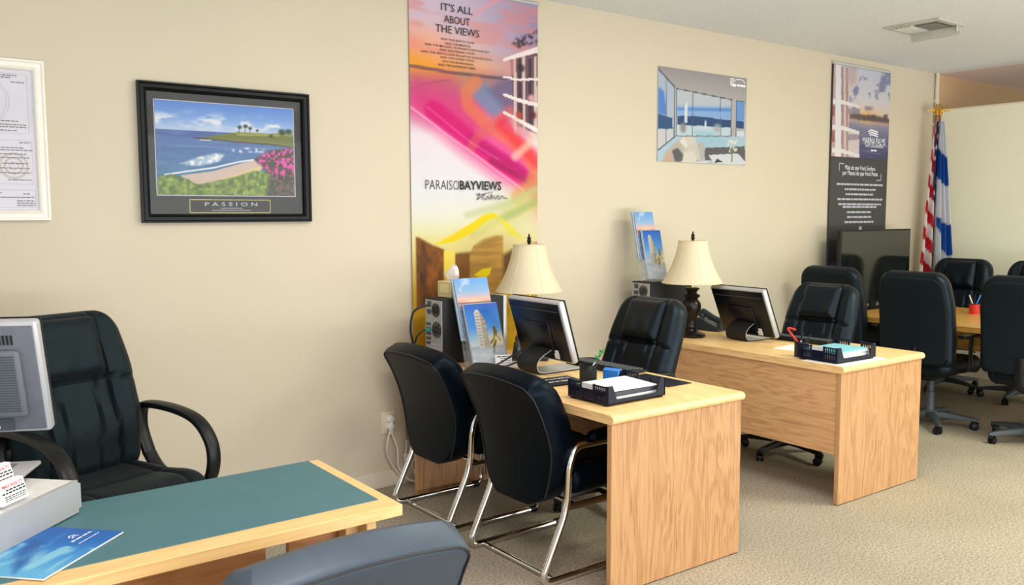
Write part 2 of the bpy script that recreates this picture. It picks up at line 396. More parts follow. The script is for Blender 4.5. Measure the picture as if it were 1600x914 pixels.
def strokes(bm, to3d, pts, w):
    for a, b in zip(pts, pts[1:]):
        d = Vector((b[0]-a[0], b[1]-a[1], 0)); n = Vector((-d.y, d.x, 0)).normalized()*w/2
        bm.faces.new([bm.verts.new(to3d(*q)) for q in ((a[0]+n.x, a[1]+n.y), (a[0]-n.x, a[1]-n.y), (b[0]-n.x, b[1]-n.y), (b[0]+n.x, b[1]+n.y))])

# ================================================================== THE ROOM
CEIL, PX = 2.88, 8.35
def struct(name, bm, m): 
    o = obj(name, bm, m, smooth=False); o['kind'] = 'structure'; return o
struct('floor', bx(B(), (-3, -2.6, -.1), (13, WALL+.1, 0)), M_carpet)
struct('wall_back', bx(B(), (-3, WALL, 0), (PX, WALL+.1, 3.0)), M_wall)
struct('wall_back_beyond', bx(B(), (PX, WALL, 0), (13, WALL+.1, 3.0)), M_tan)
struct('ceiling', bx(B(), (-3, -2.6, CEIL), (PX+.02, WALL, CEIL+.1)), M_ceil)
struct('ceiling_beyond', bx(B(), (PX+.02, -2.6, CEIL-.003), (13, WALL, CEIL+.1)), M_ceil2)
struct('wall_right', bx(B(), (PX, -2.2, 0), (PX+.09, WALL, 2.525)), M_part)
struct('trim_1', bx(B(), (PX-.004, -2.2, 2.525), (PX+.094, WALL, 2.54), .003), M_base)
b = B()
for y in (-2.6, -.4, 1.8, 4.15): bx(b, (-3.06, y, 0), (-3, y+.06, CEIL))
bx(b, (-3.06, -2.6, 0), (-3, 4.2, .12)); struct('added_left_window', b, M_white)  # unseen left side, opened with added mullions to let in more light
b = B(); bx(b, (-3, WALL-.014, 0), (PX, WALL, .095), .003); struct('baseboard_back', b, M_base)
b = B(); bx(b, (PX-.014, -2.2, 0), (PX, WALL-.014, .095), .003); struct('baseboard_right', b, M_base)
b = B(); bx(b, (-3, -2.6, 2.5), (13, -2.5, CEIL)); struct('wall_front', b, M_wall)
b = B()
for x in (-2.97, .2, 3.4, 6.6, 9.8): bx(b, (x, -2.58, 0), (x+.06, -2.52, 2.5))
bx(b, (-3, -2.58, 0), (13, -2.52, .12)); struct('window_1', b, M_ventmetal)
b = B(); tube(b, [(PX-.035, WALL-.022, .1), (PX-.035, WALL-.022, CEIL)], .017, 12)
for z in (.6, 1.5, 2.4, 2.62): box(b, (PX-.035, WALL-.018, z), (.05, .034, .03), .004)
struct('trim_2', b, M_base)

# ================================================================== FURNITURE
# ---------------- oak office desk
def oak_desk(loc, rz, label, modesty_x, zt=.75, Wd=.80, Ln=1.64):
    t = thing('office_desk', label, 'desk', loc, rz, 'oak office desks')
    b = B(); pr = []          # top slab with a rounded long profile: section in (y,z) extruded along x for the bullnose near end
    h = .038
    sec = [(0, zt-h)] + [(-.004 - .0*0 + .018*(1-math.sin(a)), zt-h+ (h/2) + (h/2)*math.sin(a)) for a in []]
    n = 8
    nose = [(.019-.019*math.cos(a), zt-h/2+h/2*math.sin(a)) for a in [(-PI/2)+PI*i/n for i in range(n+1)]]
    poly = nose + [(Ln, zt), (Ln, zt-h)]
    lo = [b.verts.new((0, y, z)) for y, z in poly]; hi = [b.verts.new((Wd, y, z)) for y, z in poly]
    b.faces.new(lo); b.faces.new(hi[::-1])
    for i in range(len(poly)): j = (i+1) % len(poly); b.faces.new((lo[i], hi[i], hi[j], lo[j]))
    top = obj('desktop', b, M_oaktop_y, t)
    for nm, y0, y1, m in (('end_panel', .016, .044, M_oak_z), ('end_panel', Ln-.04, Ln-.012, M_oak_z)):
        obj(nm, bx(B(), (.006, y0, 0.004), (Wd-.006, y1, zt-h), .002, 1), m, t)
    mp = obj('modesty_panel', bx(B(), (modesty_x, .044, .27), (modesty_x+.019, Ln-.04, zt-h), .001, 1), M_oakd_y, t)
    for x in (.05, Wd-.05):
        for y in (.03, Ln-.026): obj('glide', lathe(B(), [(.012, 0), (.014, .004), (.008, .005)], (x, y, 0), 10), M_blackpl, t)
    return t
DZ = .75
desk1 = oak_desk((2.345, 2.452, 0), -math.radians(1.2), 'oak desk with two black chrome-legged guest chairs pulled up to it', .50)
desk2 = oak_desk((4.062, 2.522, 0), -math.radians(1.0), 'oak desk with the cyan folder tray, in front of the conference chairs', .012)

# ---------------- green topped desk
t = thing('reception_desk', 'desk with a dark green laminate top and pale maple border, brochure lying on it', 'desk', (0, 0, 0))
GX0, GX1, GY0, GY1, GZ = -.75, 1.178, 2.082, 2.645, .74
b = B(); bx(b, (GX0, GY0, GZ-.034), (GX1, GY1, GZ-.002), .0015, 1); obj('desktop', b, M_maple_x, t)
b = B(); bx(b, (GX0, GY0+.075, GZ-.006), (GX1-.036, GY1+.0005, GZ), .0008, 1); obj('top_inlay', b, M_green, t)['label'] = 'dark green laminate inlay'
obj('end_panel', bx(B(), (GX1-.088, GY0+.05, .004), (GX1-.058, GY1-.03, GZ-.034), .0015, 1), M_maple_x, t)
obj('end_panel', bx(B(), (GX0+.03, GY0+.05, .004), (GX0+.06, GY1-.03, GZ-.034), .0015, 1), M_maple_x, t)
obj('back_panel', bx(B(), (GX0+.06, GY0+.15, .22), (.835, GY0+.17, GZ-.034), .001, 1), M_cherry_x, t)
obj('back_panel', bx(B(), (.90, GY0+.15, .22), (GX1-.088, GY0+.17, GZ-.034), .001, 1), M_cherry_x, t)
obj('corner_post', bx(B(), (GX1-.128, GY0+.10, .004), (GX1-.088, GY0+.15, GZ-.034), .001, 1), M_maple_x, t)

# ---------------- guest chairs with chrome sled frames
def guest_chair(label):
    t = thing('guest_chair', label, 'chair', group='black guest chairs with chrome frames')
    def hwb(v): return .205+.062*min(1, v/.45)**.8
    def bend(x, y, z):
        v = z/.575
        cx = -.155 - .115*v + .055*math.sin(PI*min(1, v*1.05)) + .30*y*y - .02
        lift = max(0, (v-.86)/.14)*(.034*math.sin(PI*min(1, max(0, (x+.063)/.15)))-.016*(y/.25)**2)
        return (cx+x, y, .298+z+lift-.012*(y/.25)**2*v)
    def rel(y, z, v): return .014*math.exp(-((v-.36)/.16)**2) - .006*math.exp(-((v-.62)/.012)**2)
    obj('backrest', pad(B(), hwb, .575, .098, .062, r=.05, R=.05, relief=rel, to3d=bend, Rb=.014, rb=.14, nv=56), M_guest, t)
    # piping along the top rear edge of the back
    b = B(); pts = []; top, rc = .566, .05
    for sg in (-1, 1):
        side = [(sg*(hwb(z/.575)-.010), z) for z in (.06, .12, .18, .24, .30, .36, .42, .47, .51)]
        ya = hwb(1)-.010; side += [(sg*(ya-rc+rc*math.cos(a)), top-rc+rc*math.sin(a)) for a in (.3, .7, 1.1, 1.45)]
        pts += side if sg < 0 else [(y, top) for y in (-.15, -.10, -.05, 0, .05, .10, .15)] + side[::-1]
    pts = [Vector(bend(-.0628, y, z)) for y, z in pts]
    tube(b, pts, .0032, 6); obj('back_piping', b, M_leather_seam, t)
    def seat3(x, y, z): return (.37-z*1.0 - 0, y, .405+x-.03*max(0, (.06-z)/.06)**2 + .01*0)
    obj('seat', pad(B(), lambda v: .245, .47, .065, .06, r=.06, R=.055, to3d=lambda x, y, z: (.385-z, y, .40+x-.035*max(0, 1-z/.09)**2), relief=lambda y, z, v: -.012*math.exp(-((abs(y)-.16)/.01)**2)), M_guest, t)
    for s in (-1, 1):
        y = s*.265; b = B()
        path = [(.20, y, .572), (-.095, y, .572), (-.128, y, .50), (-.14, y, .31), (-.285, y, .0165), (.30, y, .0165), (.30, y, .315), (-.14, y, .318)]
        tube(b, arc(path, .065, 8), .0158, 14)
        obj('side_frame', b, M_chrome, t)
        b = B(); tube(b, [(-.02, y, .60), (0, y, .603), (.12, y, .608), (.25, y, .602), (.275, y, .597)], .03, 16, radii=[.012, .03, .034, .03, .012], flat=.78, ref=(0, 1, 0)); obj('arm_pad', b, M_guest, t)
        g = B(); tube(g, [(.235, y, .0185), (.275, y, .0185)], .0182, 12); obj('floor_glide', g, M_blackpl, t)
    b = B(); tube(b, [(-.20, -.265, .015), (-.20, .265, .015)], .011, 10); obj('floor_crossbar', b, M_chrome, t)
    b = B(); tube(b, [(.18, -.265, .318), (.18, .265, .318)], .011, 10); tube(b, [(-.08, -.265, .318), (-.08, .265, .318)], .011, 10); obj('seat_crossbar', b, M_chrome, t)
    return t
gc = guest_chair('black guest chair with its arm tucked under the oak desk near the letter tray')
gc.location = (2.455, 2.965, 0); gc.rotation_euler = (0, 0, 0)
dup(gc, (2.475, 3.72, 0), 0, 'black guest chair beside the wall outlet with its chrome leg before the baseboard')
g3 = dup(gc, (.765, 1.832, 0), PI/2, 'guest chair drawn up to the green topped desk, window light painted into its grey vinyl')
for ch in g3.children:  # same chair, window light painted in through the paler vinyl
    if ch.name.startswith(('backrest', 'seat.', 'arm_pad')): ch.data = ch.data.copy(); ch.data.materials[0] = M_guest_lit

# ---------------- executive swivel chairs
def loop_arm(b, y, pts, wy=.05, th=.03):
    path = spline(pts, 7); n = len(path); rings = []
    for i, p in enumerate(path):
        tn = (path[(i+1) % (n-1)]-path[(i-1) % (n-1)]) if True else None
        tn.normalize(); nn = Vector((-tn.z, 0, tn.x)); ring = []
        for k in range(12):
            a = 2*PI*k/12; ca, sa = math.cos(a), math.sin(a)
            f = lambda q: math.copysign(abs(q)**.6, q)
            ring.append(b.verts.new(Vector((p.x, y, p.z)) + nn*(f(ca)*th/2) + Vector((0, f(sa)*wy/2, 0))))
        rings.append(ring)
    for a, c in zip(rings, rings[1:]):
        for k in range(12): j = (k+1) % 12; b.faces.new((a[k], a[j], c[j], c[k]))
def exec_chair(label, group, tilt=18, H=.655, W=.255, leather=None, arms='loop', rear=None, base=None, baserot=0, seatz=.49, taper=.90, deep=1.0):
    lm = leather or M_leather; bmm = base or M_blackpl
    t = thing('office_chair', label, 'chair', group=group)
    ct, st = math.cos(math.radians(tilt)), math.sin(math.radians(tilt)); bz = seatz-.03
    def B3(x, y, z):
        xx = x + .16*y*y + .02*math.sin(PI*min(1, z/H*1.1))
        return (-.225 + xx*ct - z*st, y, bz + z*ct + xx*st)
    def hw(v): return W*(taper+(1-taper)*min(1, v/.35)) - .035*max(0, (v-.62)/.38)**1.3
    def rel(y, z, v):
        d = 0
        d -= .014*math.exp(-((abs(y)-(.145-.02*v))/.008)**2)
        if v < .6: d -= .010*sum(math.exp(-((y-k*(.052+.05*v))/.006)**2) for k in (-1, 1))
        d -= .012*math.exp(-((v-.585+.25*max(0, abs(y)-.13))/.011)**2)
        d += .016*math.exp(-((v-.28)/.14)**2) + .006*math.exp(-((abs(y)-.2)/.03)**2)
        return d*deep
    back = obj('backrest', pad(B(), hw, H, .062, .05, r=.10, R=.06, relief=rel, to3d=B3, Rb=.035, rb=.06, nu=60, nv=64), lm, t)
    if rear:
        obj('back_shell', pad(B(), lambda v: hw(v)-.02, H-.05, .004, .010, r=.085, R=.02, to3d=lambda x, y, z: B3(x-.047, y, z+.02), nu=28, nv=30), rear, t)
    obj('head_pillow', pad(B(), lambda v: .137, H*.36, .046, .004, r=.03, R=.05, to3d=lambda x, y, z: B3(x+.046, y, z+H*.60), relief=lambda y, z, v: -.004*math.sin(y*60)*math.exp(-((v-.2)/.25)**2), nu=32, nv=24), lm, back)
    def S3(x, y, z): return (.285-z, y, seatz-.055+x - .045*max(0, 1-z/.12)**2 + .015*(abs(y)/.25)**3)
    obj('seat', pad(B(), lambda v: .262-.02*v, .53, .06, .055, r=.09, R=.06, to3d=S3, rb=.10, relief=lambda y, z, v: -.012*math.exp(-((abs(y)-.17)/.009)**2)-.010*math.exp(-((v-.5)/.02)**2)+.012*math.exp(-((v-.25)/.15)**2), nu=48, nv=44), lm, t)
    b = B(); box(b, (-.0, 0, seatz-.12), (.30, .26, .03), .006); box(b, (-.02, 0, seatz-.145), (.16, .10, .05), .01); 
    tube(b, arc([(-.12, 0, seatz-.13), (-.27, 0, seatz-.12), (-.285, 0, seatz+.10)], .05, 5), .03, 8, flat=.4, ref=(0, 1, 0)); obj('tilt_mechanism', b, M_blackpl, t)
    b = B(); tube(b, [(.05, .10, seatz-.14), (.05, .23, seatz-.135), (.05, .29, seatz-.15)], .006, 6); obj('height_lever', b, M_blackpl, t)
    for s in (-1, 1):
        b = B(); y = s*.285
        if arms == 'post':
            bx(b, (-.16, y-.028, seatz+.172), (.11, y+.028, seatz+.198), .010, 3); a = obj('armrest', b, M_blackpl, t)
            k = B(); tube(k, arc([(-.04, s*.20, seatz-.075), (-.05, y+s*.012, seatz-.07), (-.03, y+s*.006, seatz+.175)], .05, 5), .024, 8, flat=.45, ref=(1, 0, 0)); obj('arm_post', k, M_blackpl, a)
            continue
        loop_arm(b, y, [(-.20, 0, seatz+.02), (-.245, 0, seatz+.12), (-.235, 0, seatz+.205), (-.17, 0, seatz+.228), (.0, 0, seatz+.225), (.13, 0, seatz+.195), (.205, 0, seatz+.12), (.215, 0, seatz+.03), (.17, 0, seatz-.045), (.05, 0, seatz-.06), (-.12, 0, seatz-.045), (-.20, 0, seatz+.02)], .055, .03)
        a = obj('armrest', b, M_blackpl, t)
        k = B(); box(k, (.0, s*.25, seatz-.065), (.12, .05, .02), .004); obj('arm_bracket', k, M_blackpl, a); k = B(); box(k, (-.235, s*.245, seatz+.13), (.03, .06, .05), .006); obj('arm_bracket', k, M_blackpl, a)
    b = B(); lathe(b, [(.036, .07), (.038, .11), (.032, .13), (.03, .25), (.024, .255), (.024, seatz-.16)], (0, 0, 0), 16); obj('gas_column', b, bmm, t)
    b = B(); lathe(b, [(.03, .062), (.052, .066), (.055, .10), (.045, .118), (.03, .12)], (0, 0, 0), 18); obj('base_hub', b, bmm, t)
    for k in range(5):
        a = 2*PI*k/5+baserot; M = Matrix.Rotation(a, 4, 'Z'); b = B()
        secs = [(.03, .030, .112, .064), (.12, .028, .110, .068), (.24, .022, .094, .066), (.305, .018, .082, .062), (.325, .010, .076, .064)]
        rings = []
        for x, wy, z1, z0 in secs:
            rings.append([b.verts.new(M @ Vector(q)) for q in ((x, -wy, z0), (x, wy, z0), (x, wy, z1-.012), (x, wy*.6, z1), (x, -wy*.6, z1), (x, -wy, z1-.012))])
        for p, q in zip(rings, rings[1:]):
            for i in range(6): j = (i+1) % 6; b.faces.new((p[i], p[j], q[j], q[i]))
        b.faces.new(rings[0][::-1]); b.faces.new(rings[-1]); leg = obj('base_leg', b, bmm, t, sharp=50)
        c = B(); ph = a+.6; MC = Matrix.Translation(M @ Vector((.305, 0, 0))) @ Matrix.Rotation(ph, 4, 'Z')
        for s in (-1, 1):
            MW = MC @ Matrix.Translation((-.016, s*.013, .026)) @ Matrix.Rotation(PI/2, 4, 'X')
            lathe(c, [(.0, -.009), (.020, -.009), (.026, -.006), (.026, .006), (.020, .009), (.0, .009)], (0, 0, 0), 18, MW)
        tube(c, [MC @ Vector((-.03, 0, .05)), MC @ Vector((-.005, 0, .058)), MC @ Vector((.012, 0, .045))], .014, 8); tube(c, [MC @ Vector((0, 0, .04)), MC @ Vector((0, 0, .07))], .007, 8)
        obj('caster', c, M_blackpl, leg)
    return t
def place(o, x, y, rz): o.location = (x, y, 0); o.rotation_euler = (0, 0, rz); return o
G1, G2 = 'black leather chairs behind the oak desks', 'high-backed chairs around the conference table'
c1 = place(exec_chair('black leather swivel chair between the two oak desks', G1, 18), 3.13, 3.37, PI)
c2 = dup(c1, (4.74, 3.32, 0), PI+.02, 'black leather swivel chair behind the desk with the red marker')
# conference chairs
k1 = place(exec_chair('tall black chair seen from behind between the oak desk and conference table, casters showing', G2, 7, .67, .272, rear=M_mesh, base=M_greypl, baserot=-2.45, seatz=.51, taper=1.0, arms='post'), 6.20, 3.15, 0)
dup(k1, (6.26, 2.46, 0), 0, 'tall black chair seen from behind, cut by the right edge of the photo')
dup(k1, (6.29, 3.865, 0), 0, 'tall black chair in front of the dark television, half hidden by the leather desk chair')
dup(k1, (7.62, 3.76, 0), PI, 'black conference chair facing the room beneath the two flags')
dup(k1, (7.62, 3.12, 0), PI, 'black conference chair against the pale partition, far side of the table, its edge just showing')
# manager chair at left
place(exec_chair('charcoal padded chair with looped arms behind the green topped desk', 'manager chair', 13, .665, .268, leather=M_suede, seatz=.545, deep=1.5), .715, 3.46, -PI/2+math.radians(20))

# ---------------- conference table
t = thing('conference_table', 'golden oak conference table ringed by tall black chairs', 'table', (0, 0, 0))
def race(x0, x1, y0, y1, r, n=10):
    P = []
    for cx, cy, a0 in ((x1-r, y1-r, 0), (x0+r, y1-r, PI/2), (x0+r, y0+r, PI), (x1-r, y0+r, 1.5*PI)):
        for i in range(n+1): a = a0+PI/2*i/n; P.append((cx+r*math.cos(a), cy+r*math.sin(a)))
    return P
b = B(); prism(b, race(6.19, 7.45, .9, 3.93, .34), .712, .75); bmesh.ops.bevel(b, geom=[e for e in b.edges if abs(e.verts[0].co.z-e.verts[1].co.z) < 1e-4], offset=.012, segments=3, affect='EDGES'); obj('tabletop', b, M_table, t)
b = B(); prism(b, race(6.42, 7.22, 1.13, 3.70, .2), .55, .712); obj('apron', b, M_table, t)
for yy in (2.42, 1.4):
    b = B(); prism(b, race(6.66, 6.98, yy-.2, yy+.2, .12), .003, .55); obj('pedestal', b, M_table, t)
# ---------------- television on a low console by the wall
t = thing('media_console', 'low dark console under the television', 'console', (0, 0, 0))
b = B(); bx(b, (6.66, 3.97, .005), (7.28, 4.17, .70), .006); obj('cabinet_body', b, M_blackpl, t)
b = B(); bx(b, (6.64, 3.95, .70), (7.30, 4.18, .725), .004); obj('cabinet_top', b, M_black, t)
t = thing('television', 'large dark flat screen standing in front of the charcoal banner', 'television', (0, 0, 0))
b = B(); bx(b, (6.43, 4.06, .79), (7.53, 4.095, 1.412), .006); obj('casing', b, M_black, t)
b = B(); bx(b, (6.445, 4.057, .81), (7.515, 4.0605, 1.398)); obj('screen', b, M_tvscreen, t)
b = B(); bx(b, (6.94, 4.07, .73), (7.02, 4.09, .80), .003); box(b, (6.98, 4.06, .732), (.44, .18, .012), .005); obj('stand', b, M_black, t)

# ================================================================== ON THE WALL
def W3(y): return lambda x, z: (x, y, z)
# ---------------- certificate frame
t = thing('certificate_frame', 'white framed certificates at the far left of the wall', 'picture frame')
fx0, fx1, fz0, fz1 = -.22, .677, 1.531, 2.217
def frame_bm(x0, x1, z0, z1, wd, d, y, steps=((0, 0), (1, .6), (.55, 1), (.2, .85))):
    b = B(); prof = [(0, 0), (0, d), (wd*.18, d), (wd*.30, d*.8), (wd*.65, d*.8), (wd*.75, d*.95), (wd*.9, d*.8), (wd, d*.35), (wd, 0)]
    rings = []
    for o, h in prof: rings.append([b.verts.new(q) for q in ((x0+o, y-h, z0+o), (x1-o, y-h, z0+o), (x1-o, y-h, z1-o), (x0+o, y-h, z1-o))])
    for p, q in zip(rings, rings[1:]):
        for i in range(4): j = (i+1) % 4; b.faces.new((p[i], p[j], q[j], q[i]))
    return b
obj('frame', frame_bm(fx0, fx1, fz0, fz1, .045, .024, WALL-.002), M_frame_white, t, smooth=False)
b = B(); bx(b, (fx0+.04, WALL-.008, fz0+.04), (fx1-.04, WALL-.003, fz1-.04)); obj('backing_sheet', b, M_cert, t)
def cert(x0, z0, x1, z1, seed, seal=None, lines=()):
    o = obj('certificate', bx(B(), (x0, WALL-.0095, z0), (x1, WALL-.008, z1)), M_cert, t, smooth=False)
    f = W3(WALL-.0100); b = B()
    for pts in ([(x0+.008, z0+.008), (x1-.008, z0+.008), (x1-.008, z1-.008), (x0+.008, z1-.008), (x0+.008, z0+.008)],): strokes(b, f, pts, .0025)
    obj('border_line', b, M_ink_pale, o, smooth=False)
    b = B()
    for i, (za, xa, xb) in enumerate(lines): greek(b, f, xa, xb, za, .0045, seed+i)
    if lines: obj('small_print', b, M_ink_grey, o, smooth=False)
    if seal:
        b = B(); sx, sz, sr = seal[:3]
        for rr in (sr, sr*.9, sr*.62, sr*.3): strokes(b, W3(WALL-.0098), [(sx+rr*math.cos(a*PI/20), sz+rr*math.sin(a*PI/20)) for a in range(41)], .006 if rr == sr*.62 else .003)
        obj('seal_print', b, seal[3], o, smooth=False)
cx0 = .30
cert(cx0-.25, 1.895, .618, 2.163, 3, (.44, 2.04, .10, M_ink_pale), [(2.147, .47, .58), (2.138, .45, .55), (2.12, .55, .60), (1.955, .40, .57), (1.94, .42, .60), (1.93, .44, .60), (1.915, .40, .57)])
cert(.45, 1.68, .625, 1.882, 9, (.545, 1.765, .055, M_ink_brown), [(1.865, .57, .61), (1.842, .50, .585), (1.832, .46, .62), (1.815, .49, .60), (1.80, .48, .61), (1.775, .50, .60), (1.755, .49, .605), (1.735, .49, .61), (1.705, .52, .61)])
cert(.10, 1.68, .44, 1.882, 19, None, [(1.85, .2, .42), (1.82, .2, .4), (1.78, .2, .42)])
cert(.10, 1.578, .63, 1.670, 12, None, [(1.65, .46, .50), (1.645, .575, .60), (1.63, .46, .62), (1.615, .55, .62), (1.605, .55, .62), (1.595, .55, .62)])
b = B(); bx(b, (fx0+.04, WALL-.0135, fz0+.04), (fx1-.04, WALL-.0125, fz1-.04)); obj('glass', b, M_glass, t, smooth=False)

# ---------------- PASSION picture
t = thing('framed_picture', 'black framed seaside picture with the word PASSION', 'picture frame')
x0, x1, z0, z1 = 1.057, 1.899, 1.515, 2.172
obj('frame', frame_bm(x0, x1, z0, z1, .042, .03, WALL-.002), M_frame_black, t, smooth=False)
obj('mat_board', bx(B(), (x0+.03, WALL-.009, z0+.03), (x1-.03, WALL-.003, z1-.03)), M_matboard, t, smooth=False)
p2 = lambda X, Y: onw(X/2.856, 60+Y/2.856)
ax, bx_, az, bz = p2(693, 480)[0], p2(1306, 480)[0], p2(1000, 700)[1], p2(1000, 297)[1]
c = Cv(ax, az, bx_, bz, 200, 140); H_ = bz-az
hz = p2(900, 415)[1]
c.vgrad([(az, (60, 100, 60)), (p2(900, 600)[1], (70, 120, 160)), (p2(900, 500)[1], (78, 112, 168)), (hz-.001, (84, 110, 170)), (hz, (196, 212, 240)), (hz+.06, (140, 175, 232)), (bz, (96, 140, 216))])
nz = c.noise(14, 40, 4, 3); cl = np.clip((nz-.42)*5, 0, 1)*np.exp(-((c.Y-hz-.045)/.035)**2); c.mix(cl*.95*(c.Y > hz), (244, 246, 252))
c.mix(((c.Y < hz)*np.clip((c.noise(10, 90, 3, 5)-.45)*3, 0, .5)), (120, 150, 190))
head = [p2(*q) for q in ((870, 445), (980, 430), (1050, 420), (1180, 425), (1305, 430), (1310, 490), (1200, 478), (1040, 462), (930, 455))]
c.poly(head, (116, 122, 66)); c.line([p2(*q) for q in ((860, 443), (960, 452), (1060, 464), (1190, 472), (1305, 490))], .006, (62, 54, 46)); c.poly([p2(*q) for q in ((1040, 418), (1305, 428), (1305, 438), (1060, 436))], (150, 160, 90))
for X, Y, r in ((1066, 397, .012), (1092, 393, .013), (1113, 402, .011), (1145, 412, .009), (1255, 420, .022), (1285, 418, .02), (1206, 437, .012)): c.blob(*p2(X, Y), r, r*.75, (46, 62, 40), .95, p=4)
for X in (1063, 1090, 1112): c.line([p2(X, 398), p2(X, 425)], .0025, (60, 55, 40))
sand = [p2(*q) for q in ((800, 612), (950, 592), (1120, 545), (1190, 548), (1170, 575), (1050, 620), (900, 660), (850, 640))]
c.poly(sand, (214, 190, 178), 1, .006); c.poly([p2(*q) for q in ((980, 630), (1100, 590), (1180, 560), (1160, 590), (1000, 645))], (232, 206, 150), 1, .01)
c.line([p2(*q) for q in ((735, 608), (830, 594), (950, 578), (1060, 552), (1130, 542))], .008, (240, 243, 248), .95)
foam = np.clip((c.noise(60, 60, 3, 8)-.38)*5, 0, 1)
c.poly([p2(*q) for q in ((800, 560), (880, 530), (960, 512), (1000, 518), (975, 550), (880, 572))], (248, 250, 252), 1, .01, .5+.5*foam)
c.poly([p2(*q) for q in ((1000, 500), (1080, 485), (1180, 495), (1180, 512), (1080, 512))], (232, 238, 246), .8, .012, foam); c.line([p2(715, 540), p2(790, 556)], .005, (60, 96, 120), .6); c.line([p2(720, 495), p2(900, 492)], .004, (60, 86, 130), .6); c.line([p2(890, 453), p2(940, 457)], .004, (240, 240, 245))
lf = c.noise(70, 70, 3, 11)
gcol = np.array((44, 70, 26))[None]*(1-lf[:, None]*1.1)+np.array((196, 214, 110))[None]*lf[:, None]*1.1
bush = [p2(*q) for q in ((700, 620), (760, 605), (840, 630), (870, 655), (940, 640), (1040, 620), (1130, 590), (1190, 600), (1320, 600), (1320, 720), (690, 720))]
c.poly(bush, gcol, 1, .008)
fl = c.noise(80, 80, 3, 21); fcol = np.where((fl > .52)[:, None], np.array((222, 96, 170)), np.where((fl > .42)[:, None], np.array((150, 60, 110)), np.array((70, 60, 50))))
c.poly([p2(*q) for q in ((1130, 540), (1200, 500), (1300, 490), (1320, 620), (1250, 640), (1190, 600))], fcol, 1, .012)
c.poly([p2(*q) for q in ((1200, 620), (1310, 600), (1320, 720), (1180, 710))], np.where((fl > .5)[:, None], np.array((120, 80, 90)), np.array((46, 52, 40))), .85, .02)
c.build('printed_picture', t, W3(WALL-.0105)); 
b = B(); strokes(b, W3(WALL-.0098), [(ax-.003, az-.003), (bx_+.003, az-.003), (bx_+.003, bz+.003), (ax-.003, bz+.003), (ax-.003, az-.003)], .004); obj('picture_border', b, M_ink_pale, t, smooth=False)
q0, q1 = p2(846, 778), p2(1202, 722); b = B()
strokes(b, W3(WALL-.0100), [(q0[0], q0[1]), (q1[0], q0[1]), (q1[0], q1[1]), (q0[0], q1[1]), (q0[0], q0[1])], .004); obj('title_border', b, M_ink_gold, t, smooth=False)
qa, qb = p2(912, 742), p2(1145, 742); mid = (qa[0]+qb[0])/2
lettering('title_lettering', t, M_ink_pale, [('P A S S I O N', mid, p2(1025, 740)[1], qb[0]-qa[0], .0185, .0)], W3(WALL-.0103))
b = B(); greek(b, W3(WALL-.0103), mid-.055, mid+.055, p2(1020, 758)[1], .0025, 2); greek(b, W3(WALL-.0103), mid-.098, mid+.098, p2(1020, 767)[1], .0025, 5); obj('caption_print', b, M_ink_pale, t, smooth=False)
obj('glass', bx(B(), (x0+.035, WALL-.0145, z0+.035), (x1-.035, WALL-.0135, z1-.035)), M_glass, t, smooth=False)

# ---------------- tall colourful banner
t = thing('hanging_banner', 'tall colourful banner reading PARAISO BAYVIEWS behind the first oak desk', 'banner')
X0, X1, ZB, ZT = 2.512, 3.425, .62, 2.845
b3 = lambda X, Y: onw(620+X/2.858, Y/2.858); b4 = lambda X, Y: onw(630+X/3.048, 300+Y/3.048)
c = Cv(X0, ZB, X1, ZT, 150, 360); zz = lambda y, px=735: onw(px, y)[1]
c.vgrad([(zz(-30), (214, 200, 224)), (zz(0), (222, 206, 226)), (zz(45), (226, 204, 220)), (zz(75), (238, 204, 200)), (zz(102), (240, 184, 150)), (zz(112), (214, 150, 140)), (zz(116), (150, 116, 128)), (zz(135), (166, 124, 150)), (zz(170), (208, 120, 158)), (zz(215), (246, 232, 240)), (zz(300), (238, 238, 240)), (zz(335), (240, 238, 226)), (zz(360), (238, 232, 190)), (zz(390), (232, 214, 150)), (zz(430), (212, 178, 96)), (zz(500), (208, 158, 44)), (zz(560), (226, 170, 36)), (zz(640), (200, 150, 40))])
c.blob(*b3(640, 150), .42, .42, (150, 132, 172), .8); c.blob(*b3(480, 90), .16, .28, (196, 176, 206), .5); c.blob(*b3(60, 275), .42, .10, (255, 170, 70), .95, ang=-.12); c.blob(*b3(150, 190), .3, .09, (252, 178, 150), .7, ang=-.2); c.blob(*b3(40, 180), .2, .05, (240, 140, 130), .5, ang=-.3)
c.mix(np.clip((c.noise(4, 22, 4, 31)-.5)*3, 0, .5)*(c.Y > zz(110)), (236, 150, 140)); c.line([b3(330, -40), b3(450, -5)], .04, (244, 160, 160), .55)
c.line([b3(330, 75), b3(470, -20)], .035, (240, 178, 190), .6); c.line([b3(45, 293), b3(250, 328), b3(480, 352)], .02, (96, 74, 84), .7); c.line([b3(50, 400), b3(130, 372), b3(230, 360)], .012, (120, 80, 110), .5)
c.poly([b3(*q) for q in ((330, 430), (345, 385), (400, 375), (470, 460), (475, 500), (430, 530))], (126, 142, 178), .85, .03)
c.poly([b3(*q) for q in ((480, 352), (620, 340), (620, 560), (500, 520), (400, 400))], (92, 92, 130), .6, .05)
pink = [b3(*q) for q in ((60, 380), (180, 420), (300, 470), (420, 540), (540, 640), (625, 740), (625, 880), (560, 870), (450, 800), (300, 690), (150, 570), (60, 500))]
c.poly(pink, (236, 74, 140), .82, .12); c.poly([b3(*q) for q in ((60, 330), (240, 340), (360, 480), (440, 590), (300, 600), (130, 510), (60, 450))], (214, 76, 128), .6, .10)
